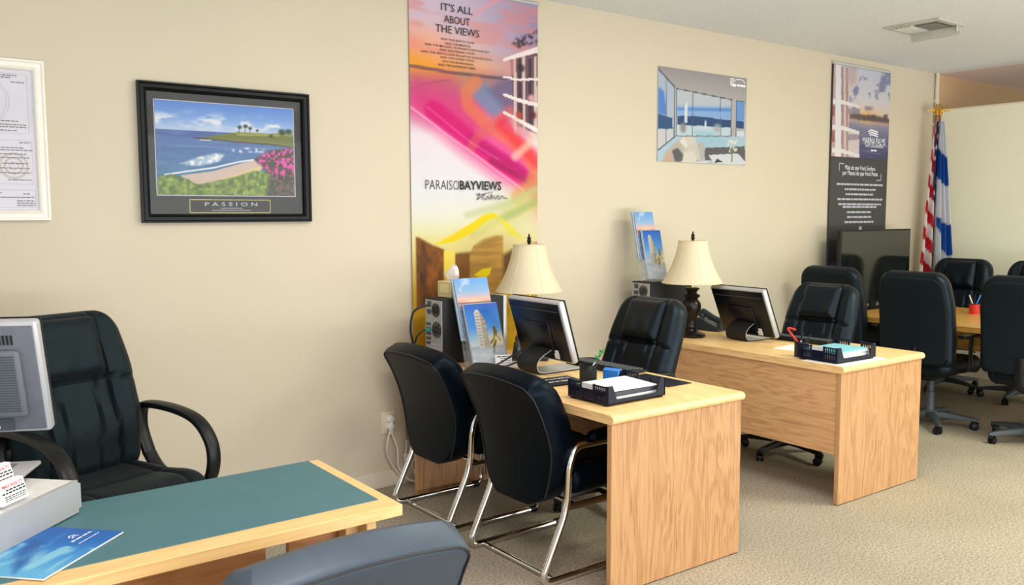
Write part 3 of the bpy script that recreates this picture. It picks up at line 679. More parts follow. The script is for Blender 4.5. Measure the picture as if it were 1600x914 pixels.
c.line([b3(160, 500), b3(330, 630), b3(480, 740), b3(620, 850)], .11, (216, 22, 116), .75, .05); c.line([b3(320, 620), b3(450, 700), b3(600, 800)], .06, (176, 16, 110), .6, .04); c.line([b3(420, 720), b3(640, 850)], .03, (120, 20, 60), .5, .03)
c.line([b3(*q) for q in ((350, 370), (305, 410), (310, 470), (380, 540), (480, 610), (570, 680), (610, 760), (590, 830), (530, 880))], .085, (240, 136, 88), .62, .03)
c.line([b3(*q) for q in ((500, 500), (430, 555), (360, 610), (330, 650))], .07, (226, 110, 110), .6, .03); c.line([b3(470, 560), b3(620, 720)], .10, (238, 40, 60), .6, .05); c.line([b3(620, 560), b3(590, 640), b3(520, 700)], .05, (250, 214, 190), .7, .03)
c.line([b3(*q) for q in ((60, 480), (200, 590), (400, 730), (560, 850))], .012, (255, 200, 225), .7, .01); c.line([b3(130, 480), b3(330, 640), b3(450, 710)], .008, (255, 150, 200), .6, .01); c.blob(*b3(640, 880), .10, .16, (240, 120, 90), .7)
# building on the right
c.poly([b3(*q) for q in ((500, 270), (625, 235), (625, 600), (520, 560))], (104, 76, 86), .85, .01)
for X in (515, 555, 605): c.poly([b3(X, 255), b3(X+12, 252), b3(X+14, 590), b3(X+2, 580)], (240, 214, 208), .85)
for X in (580, 535): c.poly([b3(X, 265), b3(X+16, 262), b3(X+18, 560), b3(X+2, 545)], (66, 50, 62), .8)
for q in (((470, 262), (625, 208), (625, 236), (470, 276)), ((468, 338), (530, 352), (625, 350), (625, 360), (530, 362), (468, 348)), ((468, 416), (540, 440), (625, 462), (625, 480), (540, 458), (468, 428)), ((468, 494), (540, 530), (625, 575), (625, 600), (540, 548), (468, 506))): c.poly([b3(*z) for z in q], (252, 238, 236))
for q in (((480, 276), (520, 268), (520, 340), (485, 336)), ((500, 520), (560, 560), (600, 620), (520, 600))): c.poly([b3(*z) for z in q], (226, 160, 160), .6, .02)
ln = c.noise(60, 60, 3, 40)
c.poly([b3(*q) for q in ((505, 200), (520, 175), (600, 150), (625, 130), (625, 200), (570, 205), (540, 220))], (70, 52, 62), .9, .02, np.clip((ln-.3)*4, 0, 1))
for X, Y, cc in ((550, 305, (50, 44, 50)), (600, 515, (90, 30, 40)), (540, 515, (190, 80, 70)), (595, 440, (236, 190, 190))): c.blob(*b3(X, Y), .03, .025, cc, .9, p=4)
# lower part: ribbons, drums, gold ground
c.blob(*b4(560, 60), .32, .12, (214, 206, 130), .8, ang=.5); c.line([b4(330, 200), b4(500, 110), b4(660, 30)], .05, (164, 184, 110), .6, .03); c.line([b4(300, 110), b4(480, 60), b4(660, -30)], .04, (196, 206, 150), .6, .03)
c.poly([b4(*q) for q in ((55, 215), (70, 215), (130, 250), (190, 275), (190, 520), (60, 560))], np.array((120, 70, 28))[None]*(.30+c.noise(26, 12, 4, 51)[:, None]*1.3), .97, .012)
c.poly([b4(*q) for q in ((240, 292), (330, 285), (330, 500), (240, 500))], (118, 74, 30), .9, .02); c.poly([b4(*q) for q in ((185, 277), (241, 277), (241, 395), (185, 395))], (250, 226, 110), .95, .008); c.poly([b4(*q) for q in ((185, 395), (241, 395), (241, 520), (190, 520))], (214, 176, 90), .95, .008)
dr = [b4(*q) for q in ((315, 480), (312, 300), (330, 255), (375, 222), (440, 206), (472, 206), (472, 520), (320, 520))]
c.poly(dr, np.array((206, 158, 84))[None]*(.72+.42*c.noise(6, 46, 3, 61)[:, None]), .97, .012); c.poly([b4(*q) for q in ((472, 300), (530, 262), (640, 240), (640, 420), (472, 480))], (84, 54, 22), .85, .03)
c.poly([b4(*q) for q in ((60, 205), (160, 215), (330, 160), (400, 112), (470, 130), (570, 235), (440, 205), (330, 255), (240, 290), (130, 245))], (240, 224, 150), .6, .03)
c.poly([b4(*q) for q in ((140, 250), (230, 205), (320, 150), (380, 108), (425, 100), (450, 115), (390, 140), (320, 195), (240, 235))], (252, 216, 0), .95, .012); c.poly([b4(*q) for q in ((440, 108), (500, 150), (570, 235), (500, 200))], (244, 226, 60), .6, .02)
c.poly([b4(*q) for q in ((330, 395), (372, 366), (418, 360), (408, 392), (380, 415))], (248, 222, 10), 1, .006); c.poly([b4(*q) for q in ((465, 480), (660, 440), (660, 900), (465, 900))], np.array((226, 176, 30))[None]*(.8+.4*c.noise(9, 9, 3, 71)[:, None]), .9, .03)
c.build('printed_cloth', t, lambda x, z: (x, WALL-.012-.004*math.sin((x-X0)*9)-.003*math.sin(x*23+z*1.5), z), M_cloth)
b = B(); tube(b, [(X0-.01, WALL-.014, ZT), (X1+.01, WALL-.014, ZT)], .011, 12); obj('top_rail', b, M_silver, t); b = B(); tube(b, [(X0-.005, WALL-.014, ZB), (X1+.005, WALL-.014, ZB)], .009, 12); obj('bottom_rail', b, M_silver, t)
LY = W3(WALL-.0215)
def row(fn, s, xa, xb, yc, h, wt=0): 
    a, e = fn(xa, yc), fn(xb, yc); return (s, (a[0]+e[0])/2, (a[1]+e[1])/2, e[0]-a[0], h, wt)
for hl in (("IT'S ALL", 190, 330, 43), ('ABOUT', 203, 318, 95), ('THE VIEWS', 165, 360, 141)): lettering('headline_lettering', t, M_ink, [row(b3, *hl, .043)], LY)
sm = [("AND THE BEACH CLUB,", 188, 338, 186), ("AND THE MARINA,", 208, 322, 204), ("AND THE MICHAEL SCHWARTZ RESTAURANT,", 116, 408, 219), ("AND THE TENNIS COURT,", 182, 346, 235), ("AND THE 44TH FLOOR ROOFTOP SUNRISE POOL,", 100, 420, 252), ("AND THE SUNSET POOL,", 186, 342, 267), ("AND THE BOARDWALK,", 194, 336, 284), ("AND THE BAYFRONT PARK.", 176, 346, 300)]
lettering('small_lettering', t, M_ink, [row(b3, s, a, e, y, .0135, .004) for s, a, e, y in sm], LY)
lettering('title_lettering', t, M_ink, [row(b3, 'PARAISO', 120, 270, 826, .054, -.014), row(b3, 'BAYVIEWS', 273, 458, 829, .054, .022)], LY)
b = B(); strokes(b, LY, [b3(*q) for q in ((348, 868), (362, 865), (352, 892), (372, 874), (385, 868), (372, 884), (390, 892), (396, 876), (404, 890), (416, 866), (412, 890), (424, 874), (430, 890), (444, 872), (448, 892), (462, 874), (470, 884), (486, 886))], .006); strokes(b, LY, [b3(352, 872), b3(420, 858)], .004); obj('signature_lettering', b, M_ink_grey, t, smooth=False)

# ---------------- interior view poster
t = thing('wall_poster', 'square poster of a white living room overlooking the sea', 'poster')
x0, x1, z0, z1 = 4.510, 5.476, 1.921, 2.577
obj('poster_board', bx(B(), (x0, WALL-.010, z0), (x1, WALL-.001, z1), .001, 1), M_paper_grey, t, smooth=False)
pi_ = lambda X, Y: onw(1000+X/4.57, 80+Y/4.57)
c = Cv(x0, z0, x1, z1, 130, 120); P = lambda *q: [pi_(*z) for z in q]
c.vgrad([(z0, (190, 200, 212)), (z0+.2, (200, 208, 216)), (z0+.45, (190, 186, 186)), (z1, (164, 158, 160))])
c.poly(P((110, 110), (240, 255), (232, 630), (105, 730)), (186, 198, 216)); c.poly(P((118, 250), (165, 290), (178, 400), (178, 460), (118, 445)), (96, 140, 214), 1, .02); c.poly(P((118, 445), (225, 480), (225, 555), (118, 555)), (44, 84, 134)); c.poly(P((118, 560), (225, 560), (228, 630), (112, 700)), (214, 212, 216))
c.poly(P((255, 270), (370, 285), (645, 345), (645, 610), (250, 605)), (200, 206, 216)); c.poly(P((255, 390), (645, 400), (645, 500), (255, 465)), (150, 184, 232), 1, .03); c.poly(P((262, 405), (640, 412), (640, 430), (262, 420)), (70, 130, 210), .8, .02)
c.poly(P((258, 462), (400, 465), (640, 495), (640, 555), (258, 530)), (38, 74, 122)); c.poly(P((258, 525), (640, 548), (645, 610), (250, 605)), (206, 220, 232)); c.poly(P((240, 610), (740, 612), (740, 690), (440, 690), (240, 800), (110, 800), (110, 730)), (184, 208, 224)); c.poly(P((370, 565), (500, 570), (640, 660), (430, 690)), (168, 204, 220), .8, .03)
c.poly(P((645, 345), (740, 360), (740, 610), (680, 612), (645, 610)), (190, 186, 186)); c.poly(P((682, 355), (735, 362), (735, 500), (682, 500)), (120, 160, 222)); c.poly(P((682, 500), (735, 505), (735, 555), (682, 552)), (40, 78, 130)); c.poly(P((682, 570), (735, 572), (735, 610), (682, 606)), (220, 230, 238))
for a, e, wd in (((110, 112), (240, 258), .012), ((240, 258), (236, 620), .01), ((180, 205), (176, 655), .007), ((112, 715), (240, 610), .009), ((255, 268), (250, 606), .008), ((255, 268), (648, 348), .008), ((368, 290), (366, 605), .006), ((566, 335), (568, 605), .006), ((645, 348), (642, 608), .009), ((250, 606), (642, 608), .006), ((682, 352), (738, 362), .006), ((680, 352), (678, 608), .007)): c.line(P(a, e), wd, (84, 88, 98))
c.poly(P((310, 400), (330, 360), (328, 515), (312, 515)), (238, 240, 244), .9); c.blob(*pi_(300, 548), .035, .04, (150, 146, 146), 1, p=4); c.blob(*pi_(545, 550), .05, .035, (176, 182, 186), .9, p=4); c.blob(*pi_(460, 520), .012, .03, (236, 240, 246), 1, p=4)
c.poly(P((455, 690), (740, 680), (745, 790), (600, 780), (455, 780)), (96, 92, 96)); c.poly(P((480, 742), (690, 730), (745, 790), (745, 810), (520, 802)), (222, 226, 230)); c.poly(P((520, 795), (545, 768), (590, 795)), (50, 46, 46))
c.poly(P((170, 720), (215, 680), (290, 612), (385, 612), (392, 655), (440, 648), (458, 690), (448, 770), (395, 795), (150, 795)), (196, 186, 176))
c.poly(P((290, 612), (385, 614), (392, 660), (330, 690), (285, 660)), (222, 214, 204), 1, .012); c.poly(P((300, 690), (385, 655), (440, 650), (450, 700), (440, 765), (390, 780), (395, 720), (330, 712)), (214, 207, 197), 1, .01)
c.poly(P((305, 715), (380, 712), (396, 745), (392, 795), (300, 792)), (228, 220, 208), 1, .012); c.poly(P((220, 710), (262, 690), (300, 740), (290, 790), (240, 788)), (92, 94, 100), 1, .012); c.poly(P((272, 640), (305, 612), (332, 670), (318, 692)), (236, 230, 220), 1, .01); c.poly(P((170, 740), (222, 725), (240, 790), (160, 795)), (206, 176, 160), 1, .015)
c.poly(P((400, 655), (440, 650), (455, 700), (446, 765), (425, 770)), (186, 184, 186), .9, .01)
for i in range(16): c.blob(*pi_(650+random.uniform(-32, 36), 680+random.uniform(-45, 40)), .011, .013, (238, 236, 222), .95, p=4)
c.line(P((650, 690), (648, 785)), .016, (120, 130, 110)); c.line(P((290, 788), (480, 795)), .008, (232, 232, 230))
c.build('printed_image', t, W3(WALL-.0106))
b = B(); strokes(b, W3(WALL-.0112), P((640, 250), (636, 198), (665, 198), (644, 215), (642, 250)), .006); strokes(b, W3(WALL-.0112), P((650, 225), (680, 203), (720, 206), (745, 232)), .006); greek(b, W3(WALL-.0112), pi_(648, 242)[0], pi_(676, 242)[0], pi_(660, 243)[1], .022, 4, .1); greek(b, W3(WALL-.0112), pi_(682, 245)[0], pi_(744, 245)[0], pi_(710, 248)[1], .016, 8, .15); obj('corner_logo', b, M_ink_white, t, smooth=False)

# ---------------- marina banner
t = thing('wall_banner', 'tall banner with a marina sunset above a charcoal text panel', 'banner')
x0, x1, z1, zs, z0 = 6.598, 7.485, 2.818, 2.033, .74
obj('banner_panel', bx(B(), (x0, WALL-.022, z0), (x1, WALL-.004, z1), .001, 1), M_banner_dark, t, smooth=False)
pm = lambda X, Y: onw(1270+X/2.613, 80+Y/2.613); P = lambda *q: [pm(*z) for z in q]
c = Cv(x0, zs, x1, z1-.02, 120, 110)
zq = lambda Y: pm(185, Y)[1]
c.vgrad([(zs, (70, 72, 108)), (zq(380), (92, 96, 134)), (zq(300), (150, 148, 172)), (zq(282), (214, 180, 160)), (zq(270), (240, 216, 190)), (zq(200), (226, 222, 228)), (zq(80), (214, 216, 230))])
nz = c.noise(9, 16, 4, 81); c.mix(np.clip((nz-.5)*6, 0, .85)*(c.Y > zq(255)), (130, 134, 168))
c.blob(*pm(218, 268), .16, .06, (255, 196, 130), .9); c.blob(*pm(220, 275), .03, .02, (255, 236, 200), 1); c.poly(P((140, 255), (160, 250), (200, 262), (240, 262), (305, 278), (305, 296), (230, 288), (140, 275)), (86, 72, 78), .85, .02)
for i in range(14): X = random.uniform(150, 300); c.poly(P((X, 262), (X+6, 258), (X+7, 285), (X+1, 284)), (96, 84, 92), .7)
c.poly(P((60, 40), (180, 100), (178, 130), (140, 170), (138, 320), (180, 330), (180, 440), (60, 440)), (226, 212, 216)); c.poly(P((100, 60), (135, 70), (135, 440), (104, 440)), (186, 152, 152)); c.poly(P((84, 50), (106, 60), (106, 440), (82, 440)), (244, 242, 248)); c.poly(P((62, 45), (84, 52), (80, 440), (58, 440)), (206, 176, 176)); c.poly(P((116, 65), (124, 66), (126, 440), (118, 440)), (228, 214, 214)); c.blob(*pm(150, 100), .08, .09, (206, 186, 190), .9, p=5)
for Y in (195, 300, 395): c.poly(P((70, Y), (110, Y+5), (180, Y+28), (180, Y+38), (108, Y+22), (70, Y+20)), (248, 244, 246)); c.poly(P((135, Y+38), (180, Y+42), (178, Y+62), (135, Y+65)), (160, 150, 164), .8)
for Y in (245, 350): c.poly(P((60, Y-25), (80, Y-22), (80, Y+20), (60, Y+25)), (170, 110, 100))
c.mix(np.clip((c.noise(5, 60, 3, 91)-.5)*3, 0, .4)*(c.Y < zq(300))*(c.X > pm(185, 350)[0]), (176, 172, 196))
c.build('printed_image', t, W3(WALL-.0226))
c = Cv(x0, z0, x1, 1.20, 60, 30); c.fill((74, 74, 74)); c.poly([(x0, 1.12), (x0+.35, 1.16), (x1, 1.16), (x1, z0), (x0, z0)], (120, 134, 186), 1, .04); c.poly([(x0, 1.02), (x0+.12, 1.06), (x0+.12, z0), (x0, z0)], (214, 214, 226), .9, .02); c.build('lower_print', t, W3(WALL-.0226))
b = B(); bx(b, (x0-.004, WALL-.028, z1-.018), (x1+.004, WALL-.002, z1+.004), .003); obj('top_rail', b, M_ventmetal, t)
LB = W3(WALL-.0234)
lettering('logo_lettering', t, M_ink_white, [row(pm, 'MARINA PALMS', 194, 286, 369, .062, .005), row(pm, 'YACHT CLUB & RESIDENCES', 203, 278, 389, .022, .01)], LB)
b = B()
for dy in (0, 9, 18): strokes(b, LB, P((216+dy*.4, 330+dy), (228, 322+dy), (240, 326+dy), (256, 332+dy)), .012)
greek(b, LB, pm(228, 402)[0], pm(252, 402)[0], zq(402), .014, 3); obj('logo_mark', b, M_ink_white, t, smooth=False)
lettering('text_lettering', t, M_ink_white, [row(pm, 'Mais do que Você Sonhou', 122, 244, 480, .052, .006), row(pm, 'por Menos do que Você Pensa', 112, 255, 502, .052, .006)], LB)
b = B()
for i, (y, a, e) in enumerate(((545, 88, 276), (565, 120, 246), (585, 124, 238), (605, 90, 274), (625, 94, 268), (636, 112, 250), (657, 130, 232), (677, 130, 228), (697, 120, 240))): greek(b, LB, pm(a, y)[0], pm(e, y)[0], pm((a+e)/2, y)[1], .016, 30+i, .3)
strokes(b, LB, P((98, 488), (98, 458), (118, 460)), .008); strokes(b, LB, P((250, 527), (268, 528), (268, 502)), .008); strokes(b, LB, P((178, 722), (190, 722)), .03); obj('small_print', b, M_ink_pale, t, smooth=False)

# ---------------- flags in the corner
def flag(label, x, y, lean, col_fn, w0, w1, hgt, seed, zb=.62, finial='spear'):
    t = thing('flag', label, 'flag', group='flags standing in the corner')
    base = Vector((x, y, 0)); top = Vector((x+lean[0], y+lean[1], 2.46))
    b = B(); lathe(b, [(.085, 0), (.09, .02), (.04, .05), (.02, .09), (.0, .09)], base, 20); obj('stand', b, M_gold, t)
    b = B(); tube(b, [base+Vector((0, 0, .05)), top], .012, 10); obj('pole', b, M_brown, t)
    b = B(); lathe(b, [(.0, -.01), (.02, .0), (.028, .02), (.012, .035), (.03, .05), (.022, .075), (.0, .11)], top, 12); 
    for s in (-1, 1): tube(b, spline([top+Vector((0, 0, .03)), top+Vector((.03*s, -.03*s, .05)), top+Vector((.06*s, -.06*s, .04))], 4), .008, 6, radii=None)
    obj('finial', b, M_gold, t)
    nx, ny = 56, 90; c = Cv(0, 0, 1, 1, nx, ny); c.c = col_fn(c)
    def P3(u, v):   # v = 1 at the top
        s = 1-v; wdt = w0+(w1-w0)*s**.8; f = 6*PI*u+seed
        q = (u-.5)*wdt; amp = .012+.04*s
        z = top.z-.06-s*hgt + .04*math.sin(u*5+seed)*s - .05*(u-.5)*s
        ax = base+(top-base)*((top.z-.06-s*hgt)/top.z)
        return (ax.x+q*.80-amp*.5*math.sin(f)-.02, ax.y-q*.60-.02-amp*(1+math.sin(f))*.8, z)
    c.build('flag_cloth', t, P3, M_cloth); return t
def us(c):
    o = np.zeros_like(c.c); d = 1-c.Y
    st = np.floor((d*1.25-c.X*.30)*10.5+20).astype(int) % 2
    st = np.where(c.X > .86, np.floor(c.X*13+d*2).astype(int) % 2, st)
    o[:] = np.where((st == 0)[:, None], np.array((196, 36, 54)), np.array((240, 236, 234)))
    can = (d < .46) & (c.X > .30+.10*d)
    stars = (np.sin(c.X*30+d*20) > .5) & (np.sin(d*95) > .45)
    o[can] = (40, 48, 92); o[can & stars] = (236, 236, 242); return o
def wb(c):
    o = np.zeros_like(c.c); o[:] = (232, 234, 242); d = (1-c.Y)-.05*(c.X-.5)
    o[(d > .18) & (d < .35)] = (26, 86, 172); o[(d > .57) & (d < .58+.17*np.clip(c.X*1.5, 0, 1)) & (c.X > .15)] = (26, 86, 172); return o
FU, FW = onw(1454, 300, 4.17), onw(1470, 300, 4.08)
flag('stars and stripes flag hanging folded in the corner', FU[0]-.05, 4.185, (.09, -.02), us, .05, .255, 1.62, .4)
flag('white flag with blue bands hanging folded beside the striped one', FW[0]+.0, 4.07, (.04, .07), wb, .04, .19, 1.60, 1.9)

# ---------------- outlet with plugs, cables
ox, oz = 2.342, .372
t = thing('wall_outlet', 'cream wall outlet beside the guest chair leg', 'outlet')
b = B(); bx(b, (ox-.042, WALL-.006, oz-.062), (ox+.042, WALL, oz+.062), .003); obj('cover_plate', b, M_cream, t)
b = B()
for dz in (-.02, .02): lathe(b, [(.0, .0), (.017, .0), (.017, .008), (.0, .008)], (0, 0, 0), 16, T(ox, WALL, oz+dz, rx=PI/2))
obj('socket', b, M_white, t)
def cable(name, label, pts, r, m, group=None, cat='cable'):
    b = B(); tube(b, spline(pts, 7), r, 8); return tag(obj(name, b, m), label, cat, group)
for nm, dz, lab in (('plug', .022, 'white plug in the upper socket of the outlet'), ('plug', -.02, 'white plug in the lower socket of the outlet')):
    b = B(); lathe(b, [(.0, .0), (.022, .0), (.024, .02), (.016, .035), (.0, .04)], (0, 0, 0), 16, T(ox+.008, WALL-.008, oz+dz, rx=PI/2)); tube(b, [(ox+.008, WALL-.035, oz+dz-.005), (ox+.006, WALL-.04, oz+dz-.04)], .008, 8); tag(obj(nm, b, M_white), lab, 'plug', 'plugs in the outlet')
GC = 'white cables under the first oak desk'
cable('power_cable', 'white cable dropping from the upper plug to the floor', [(ox+.006, WALL-.04, oz-.02), (ox-.03, WALL-.06, oz-.08), (ox-.03, WALL-.05, .2), (ox+.03, WALL-.05, .09), (ox+.12, WALL-.06, .02), (ox+.2, WALL-.10, .012)], .006, M_cable_w, GC)
cable('power_cable', 'white cable dropping from the lower plug, curling along the baseboard', [(ox+.006, WALL-.04, oz-.06), (ox+.03, WALL-.06, .22), (ox+.035, WALL-.06, .12), (ox+.09, WALL-.08, .04), (ox+.18, WALL-.12, .012)], .006, M_cable_w, GC)
cable('power_cable', 'white cable hanging behind the guest chair with a small adapter', [(ox+.11, WALL-.03, .45), (ox+.10, WALL-.04, .25), (ox+.09, WALL-.04, .16), (ox+.09, WALL-.05, .05), (ox+.15, WALL-.08, .012)], .005, M_cable_w, GC)
b = B(); box(b, (ox+.095, WALL-.045, .165), (.03, .02, .04), .004); tag(obj('cable_adapter', b, M_cable_w), 'small white inline adapter on the hanging cable', 'adapter')
cable('power_cable', 'white cable coiled against the end panel of the oak desk', [(ox+.16, WALL-.06, .02), (ox+.13, WALL-.05, .12), (ox+.2, WALL-.05, .17), (ox+.26, WALL-.06, .12), (ox+.22, WALL-.07, .04), (ox+.25, WALL-.04, .2), (ox+.27, WALL-.04, .3)], .006, M_cable_w, GC)
cable('power_cable', 'black cable bundled with the white ones beside the desk end panel', [(ox+.22, WALL-.08, .02), (ox+.19, WALL-.06, .1), (ox+.23, WALL-.05, .2), (ox+.25, WALL-.05, .3), (ox+.24, WALL-.05, .45)], .006, M_cable_k)

# ---------------- ceiling vent
t = thing('ceiling_vent', 'grey metal air vent with hanging deflector on the ceiling', 'vent')
vx0, vx1, vy0, vy1 = 5.96, 6.34, 3.07, 3.47
b = B()
for a, e in (((vx0, vy0), (vx1, vy0+.05)), ((vx0, vy1-.05), (vx1, vy1)), ((vx0, vy0+.05), (vx0+.05, vy1-.05)), ((vx1-.05, vy0+.05), (vx1, vy1-.05))): bx(b, (*a, CEIL-.014), (*e, CEIL), .003)
obj('frame', b, M_ventmetal, t); obj('throat', bx(B(), (vx0+.04, vy0+.04, CEIL-.004), (vx1-.04, vy1-.04, CEIL-.001)), M_ventdark, t, smooth=False)
b = B()
for i in range(7): box(b, (0, 0, 0), (.002, .15, .022), M=T(vx0+.09+i*.033, vy0+.14, CEIL-.012, ry=.6))
for i in range(5): box(b, (0, 0, 0), (.26, .002, .02), M=T((vx0+vx1)/2, vy0+.24+i*.028, CEIL-.012, rx=.6))
obj('louver', b, M_ventmetal, t)
b = B(); box(b, (0, 0, -.03), (.006, .36, .065), .002, M=T(vx1-.07, (vy0+vy1)/2-.01, CEIL-.016, ry=-.25)); box(b, (vx1-.085, vy0+.02, CEIL-.03), (.03, .004, .05), .001); obj('deflector', b, M_ventmetal, t)

# ================================================================== ON THE DESKS
# ---------------- table lamps
def lamp(label):
    t = thing('table_lamp', label, 'lamp', group='bronze table lamps with cream shades')
    def sq(a, z): return 1+(.10*abs(math.cos(4*a)) if z < .03 else 0)
    b = B(); lathe(b, [(.0, 0), (.080, 0), (.084, .010), (.078, .020), (.060, .028), (.040, .040), (.032, .055), (.040, .065), (.034, .075), (.026, .10), (.028, .115), (.040, .135), (.054, .165), (.060, .195), (.058, .220), (.044, .240), (.036, .25), (.044, .258), (.056, .268), (.046, .278), (.030, .285), (.034, .30), (.050, .315), (.040, .322), (.0, .322)], seg=40, rfun=sq); obj('base', b, M_bronze, t)
    b = B(); tube(b, [(0, 0, .32), (0, 0, .44)], .008, 10); lathe(b, [(.018, .36), (.02, .40), (.014, .42), (.0, .42)], seg=14); obj('socket', b, M_gold, t)
    b = B(); lathe(b, [(.0, .52), (.02, .51), (.03, .48), (.026, .45), (.013, .42), (.0, .42)], seg=16); obj('bulb', b, M_white, t)
    b = B(); tube(b, spline([(0, .018, .43), (0, .055, .47), (0, .055, .57), (0, 0, .625)], 6), .002, 6); tube(b, spline([(0, -.018, .43), (0, -.055, .47), (0, -.055, .57), (0, 0, .625)], 6), .002, 6); obj('harp', b, M_gold, t)
    b = B(); pr = []
    for i in range(25):
        v = i/24; pr.append((.092+.103*(.35*v+.65*v**2.1), .625-.27*v))
    out = [(r, z) for r, z in pr]; inn = [(r-.0025, z) for r, z in reversed(pr)]
    bm = b; rings = []
    for r, z in out+inn:
        rings.append([bm.verts.new((r*(1-.012*(1-abs(math.cos(3*2*PI*i/60*1.0)))**1)*math.cos(2*PI*i/60), r*(1-.012*(1-abs(math.cos(3*2*PI*i/60))))*math.sin(2*PI*i/60), z)) for i in range(60)])
    for p, q in zip(rings, rings[1:]+rings[:1]):
        for i in range(60): j = (i+1) % 60; bm.faces.new((p[i], p[j], q[j], q[i]))
    sh = obj('lamp_shade', b, M_shade, t)
    b = B()
    for (r, z) in (pr[0], pr[-1]): tube(b, [(r*math.cos(a*PI/24), r*math.sin(a*PI/24), z) for a in range(49)], .0035, 6, cap=False)
    for k in range(6): a = k*PI/3; tube(b, [(r*math.cos(a)*1.001, r*math.sin(a)*1.001, z) for r, z in pr[::2]], .0018, 5)
    tube(b, [(-.092, 0, .622), (.092, 0, .622)], .002, 5); obj('shade_trim', b, M_shade, sh)
    b = B(); lathe(b, [(.0, .618), (.012, .622), (.007, .632), (.014, .645), (.009, .655), (.013, .662), (.006, .672), (.004, .685), (.0, .690)], seg=14); obj('finial', b, M_bronze, t)
    return t
l2 = lamp('cream shaded bronze lamp with its whole base showing, beside the desk phone'); l2.location = (4.31, 3.78, DZ)
dup(l2, (3.095, 3.95, DZ), .3, 'cream shaded lamp behind the monitor, in front of the colourful banner')

# ---------------- computers
def tower(label, loc, rz, W=.175, Ln=.40, H=.35, front=M_silver):
    """rear faces -X"""
    t = thing('computer_tower', label, 'computer', loc, rz, 'black computer towers on the desks')
    obj('case', bx(B(), (0.002, 0, .006), (Ln, W, H), .004), M_black, t)
    obj('front_bezel', bx(B(), (Ln, -.002, .004), (Ln+.025, W+.002, H+.002), .006), front, t)
    rp = obj('rear_panel', bx(B(), (-.004, .006, .012), (.004, W-.006, H-.008), .001, 1), M_steel, t)
    def disc(y, z, r, nm):
        b = B()
        for rr in (r, r*.72, r*.44, r*.2): tube(b, [(-.006, y+rr*math.cos(a*PI/12), z+rr*math.sin(a*PI/12)) for a in range(25)], .0022, 5, cap=False)
        for k in range(8): a = k*PI/4+.3; tube(b, [(-.0065, y+r*.2*math.cos(a), z+r*.2*math.sin(a)), (-.0065, y+r*math.cos(a+.3), z+r*math.sin(a+.3))], .0025, 4)
        obj(nm, b, M_black, rp)
    disc(W*.34, H-.06, .036, 'fan_grille'); disc(W*.30, H-.165, .042, 'fan_grille')
    b = B(); bx(b, (-.007, W*.62, H-.045), (-.003, W*.82, H-.015), .001, 1); bx(b, (-.007, W*.62, H-.085), (-.003, W*.85, H-.06), .001, 1)
    for i in range(5): bx(b, (-.008, W*.66, H*.28+i*.026), (-.003, W*.9, H*.28+.016+i*.026), .001, 1)
    obj('port', b, M_grey_dark, rp)
    b = B()
    for i in range(4): bx(b, (-.006, W*.1, .035+i*.02), (-.003, W*.7, .048+i*.02), .001, 1)
    obj('slot_cover', b, M_silver, rp)
    b = B()
    for x in (.04, Ln-.05):
        for y in (.03, W-.03): box(b, (x, y, .003), (.02, .02, .006))
    obj('foot', b, M_blackpl, t, smooth=False)
    return t
tw = tower('black computer tower on the desk with two guest chairs, beside the brochures', (2.445, 3.865, DZ), -math.radians(0))
dup(tw, (4.135, 3.985, DZ), -.02, 'black computer tower behind the lamp with a brochure rack on top')
cable('power_cable', 'black power cable plugged into the first tower rear', [(2.437, 4.00, 1.06), (2.40, 4.01, 1.055), (2.36, 4.03, 1.02), (2.35, 4.04, .93), (2.37, 4.05, .82), (2.36, 4.08, .60), (2.40, 4.15, .40)], .006, M_cable_k, 'cables behind the first tower')
cable('monitor_cable', 'teal headed cable plugged into the first tower', [(2.437, 3.99, .93), (2.40, 3.985, .93), (2.37, 4.0, .90), (2.36, 4.02, .85)], .005, M_cable_k, 'cables behind the first tower')
b = B(); box(b, (2.425, 3.99, .93), (.03, .02, .018), .003); tag(obj('cable_plug', b, M_teal), 'teal cable plug at the back of the first tower', 'plug')
b = B(); box(b, (2.42, 4.0, .80), (.045, .03, .014), .003); tag(obj('cable_plug', b, M_white), 'white cable plug low on the first tower rear', 'plug')

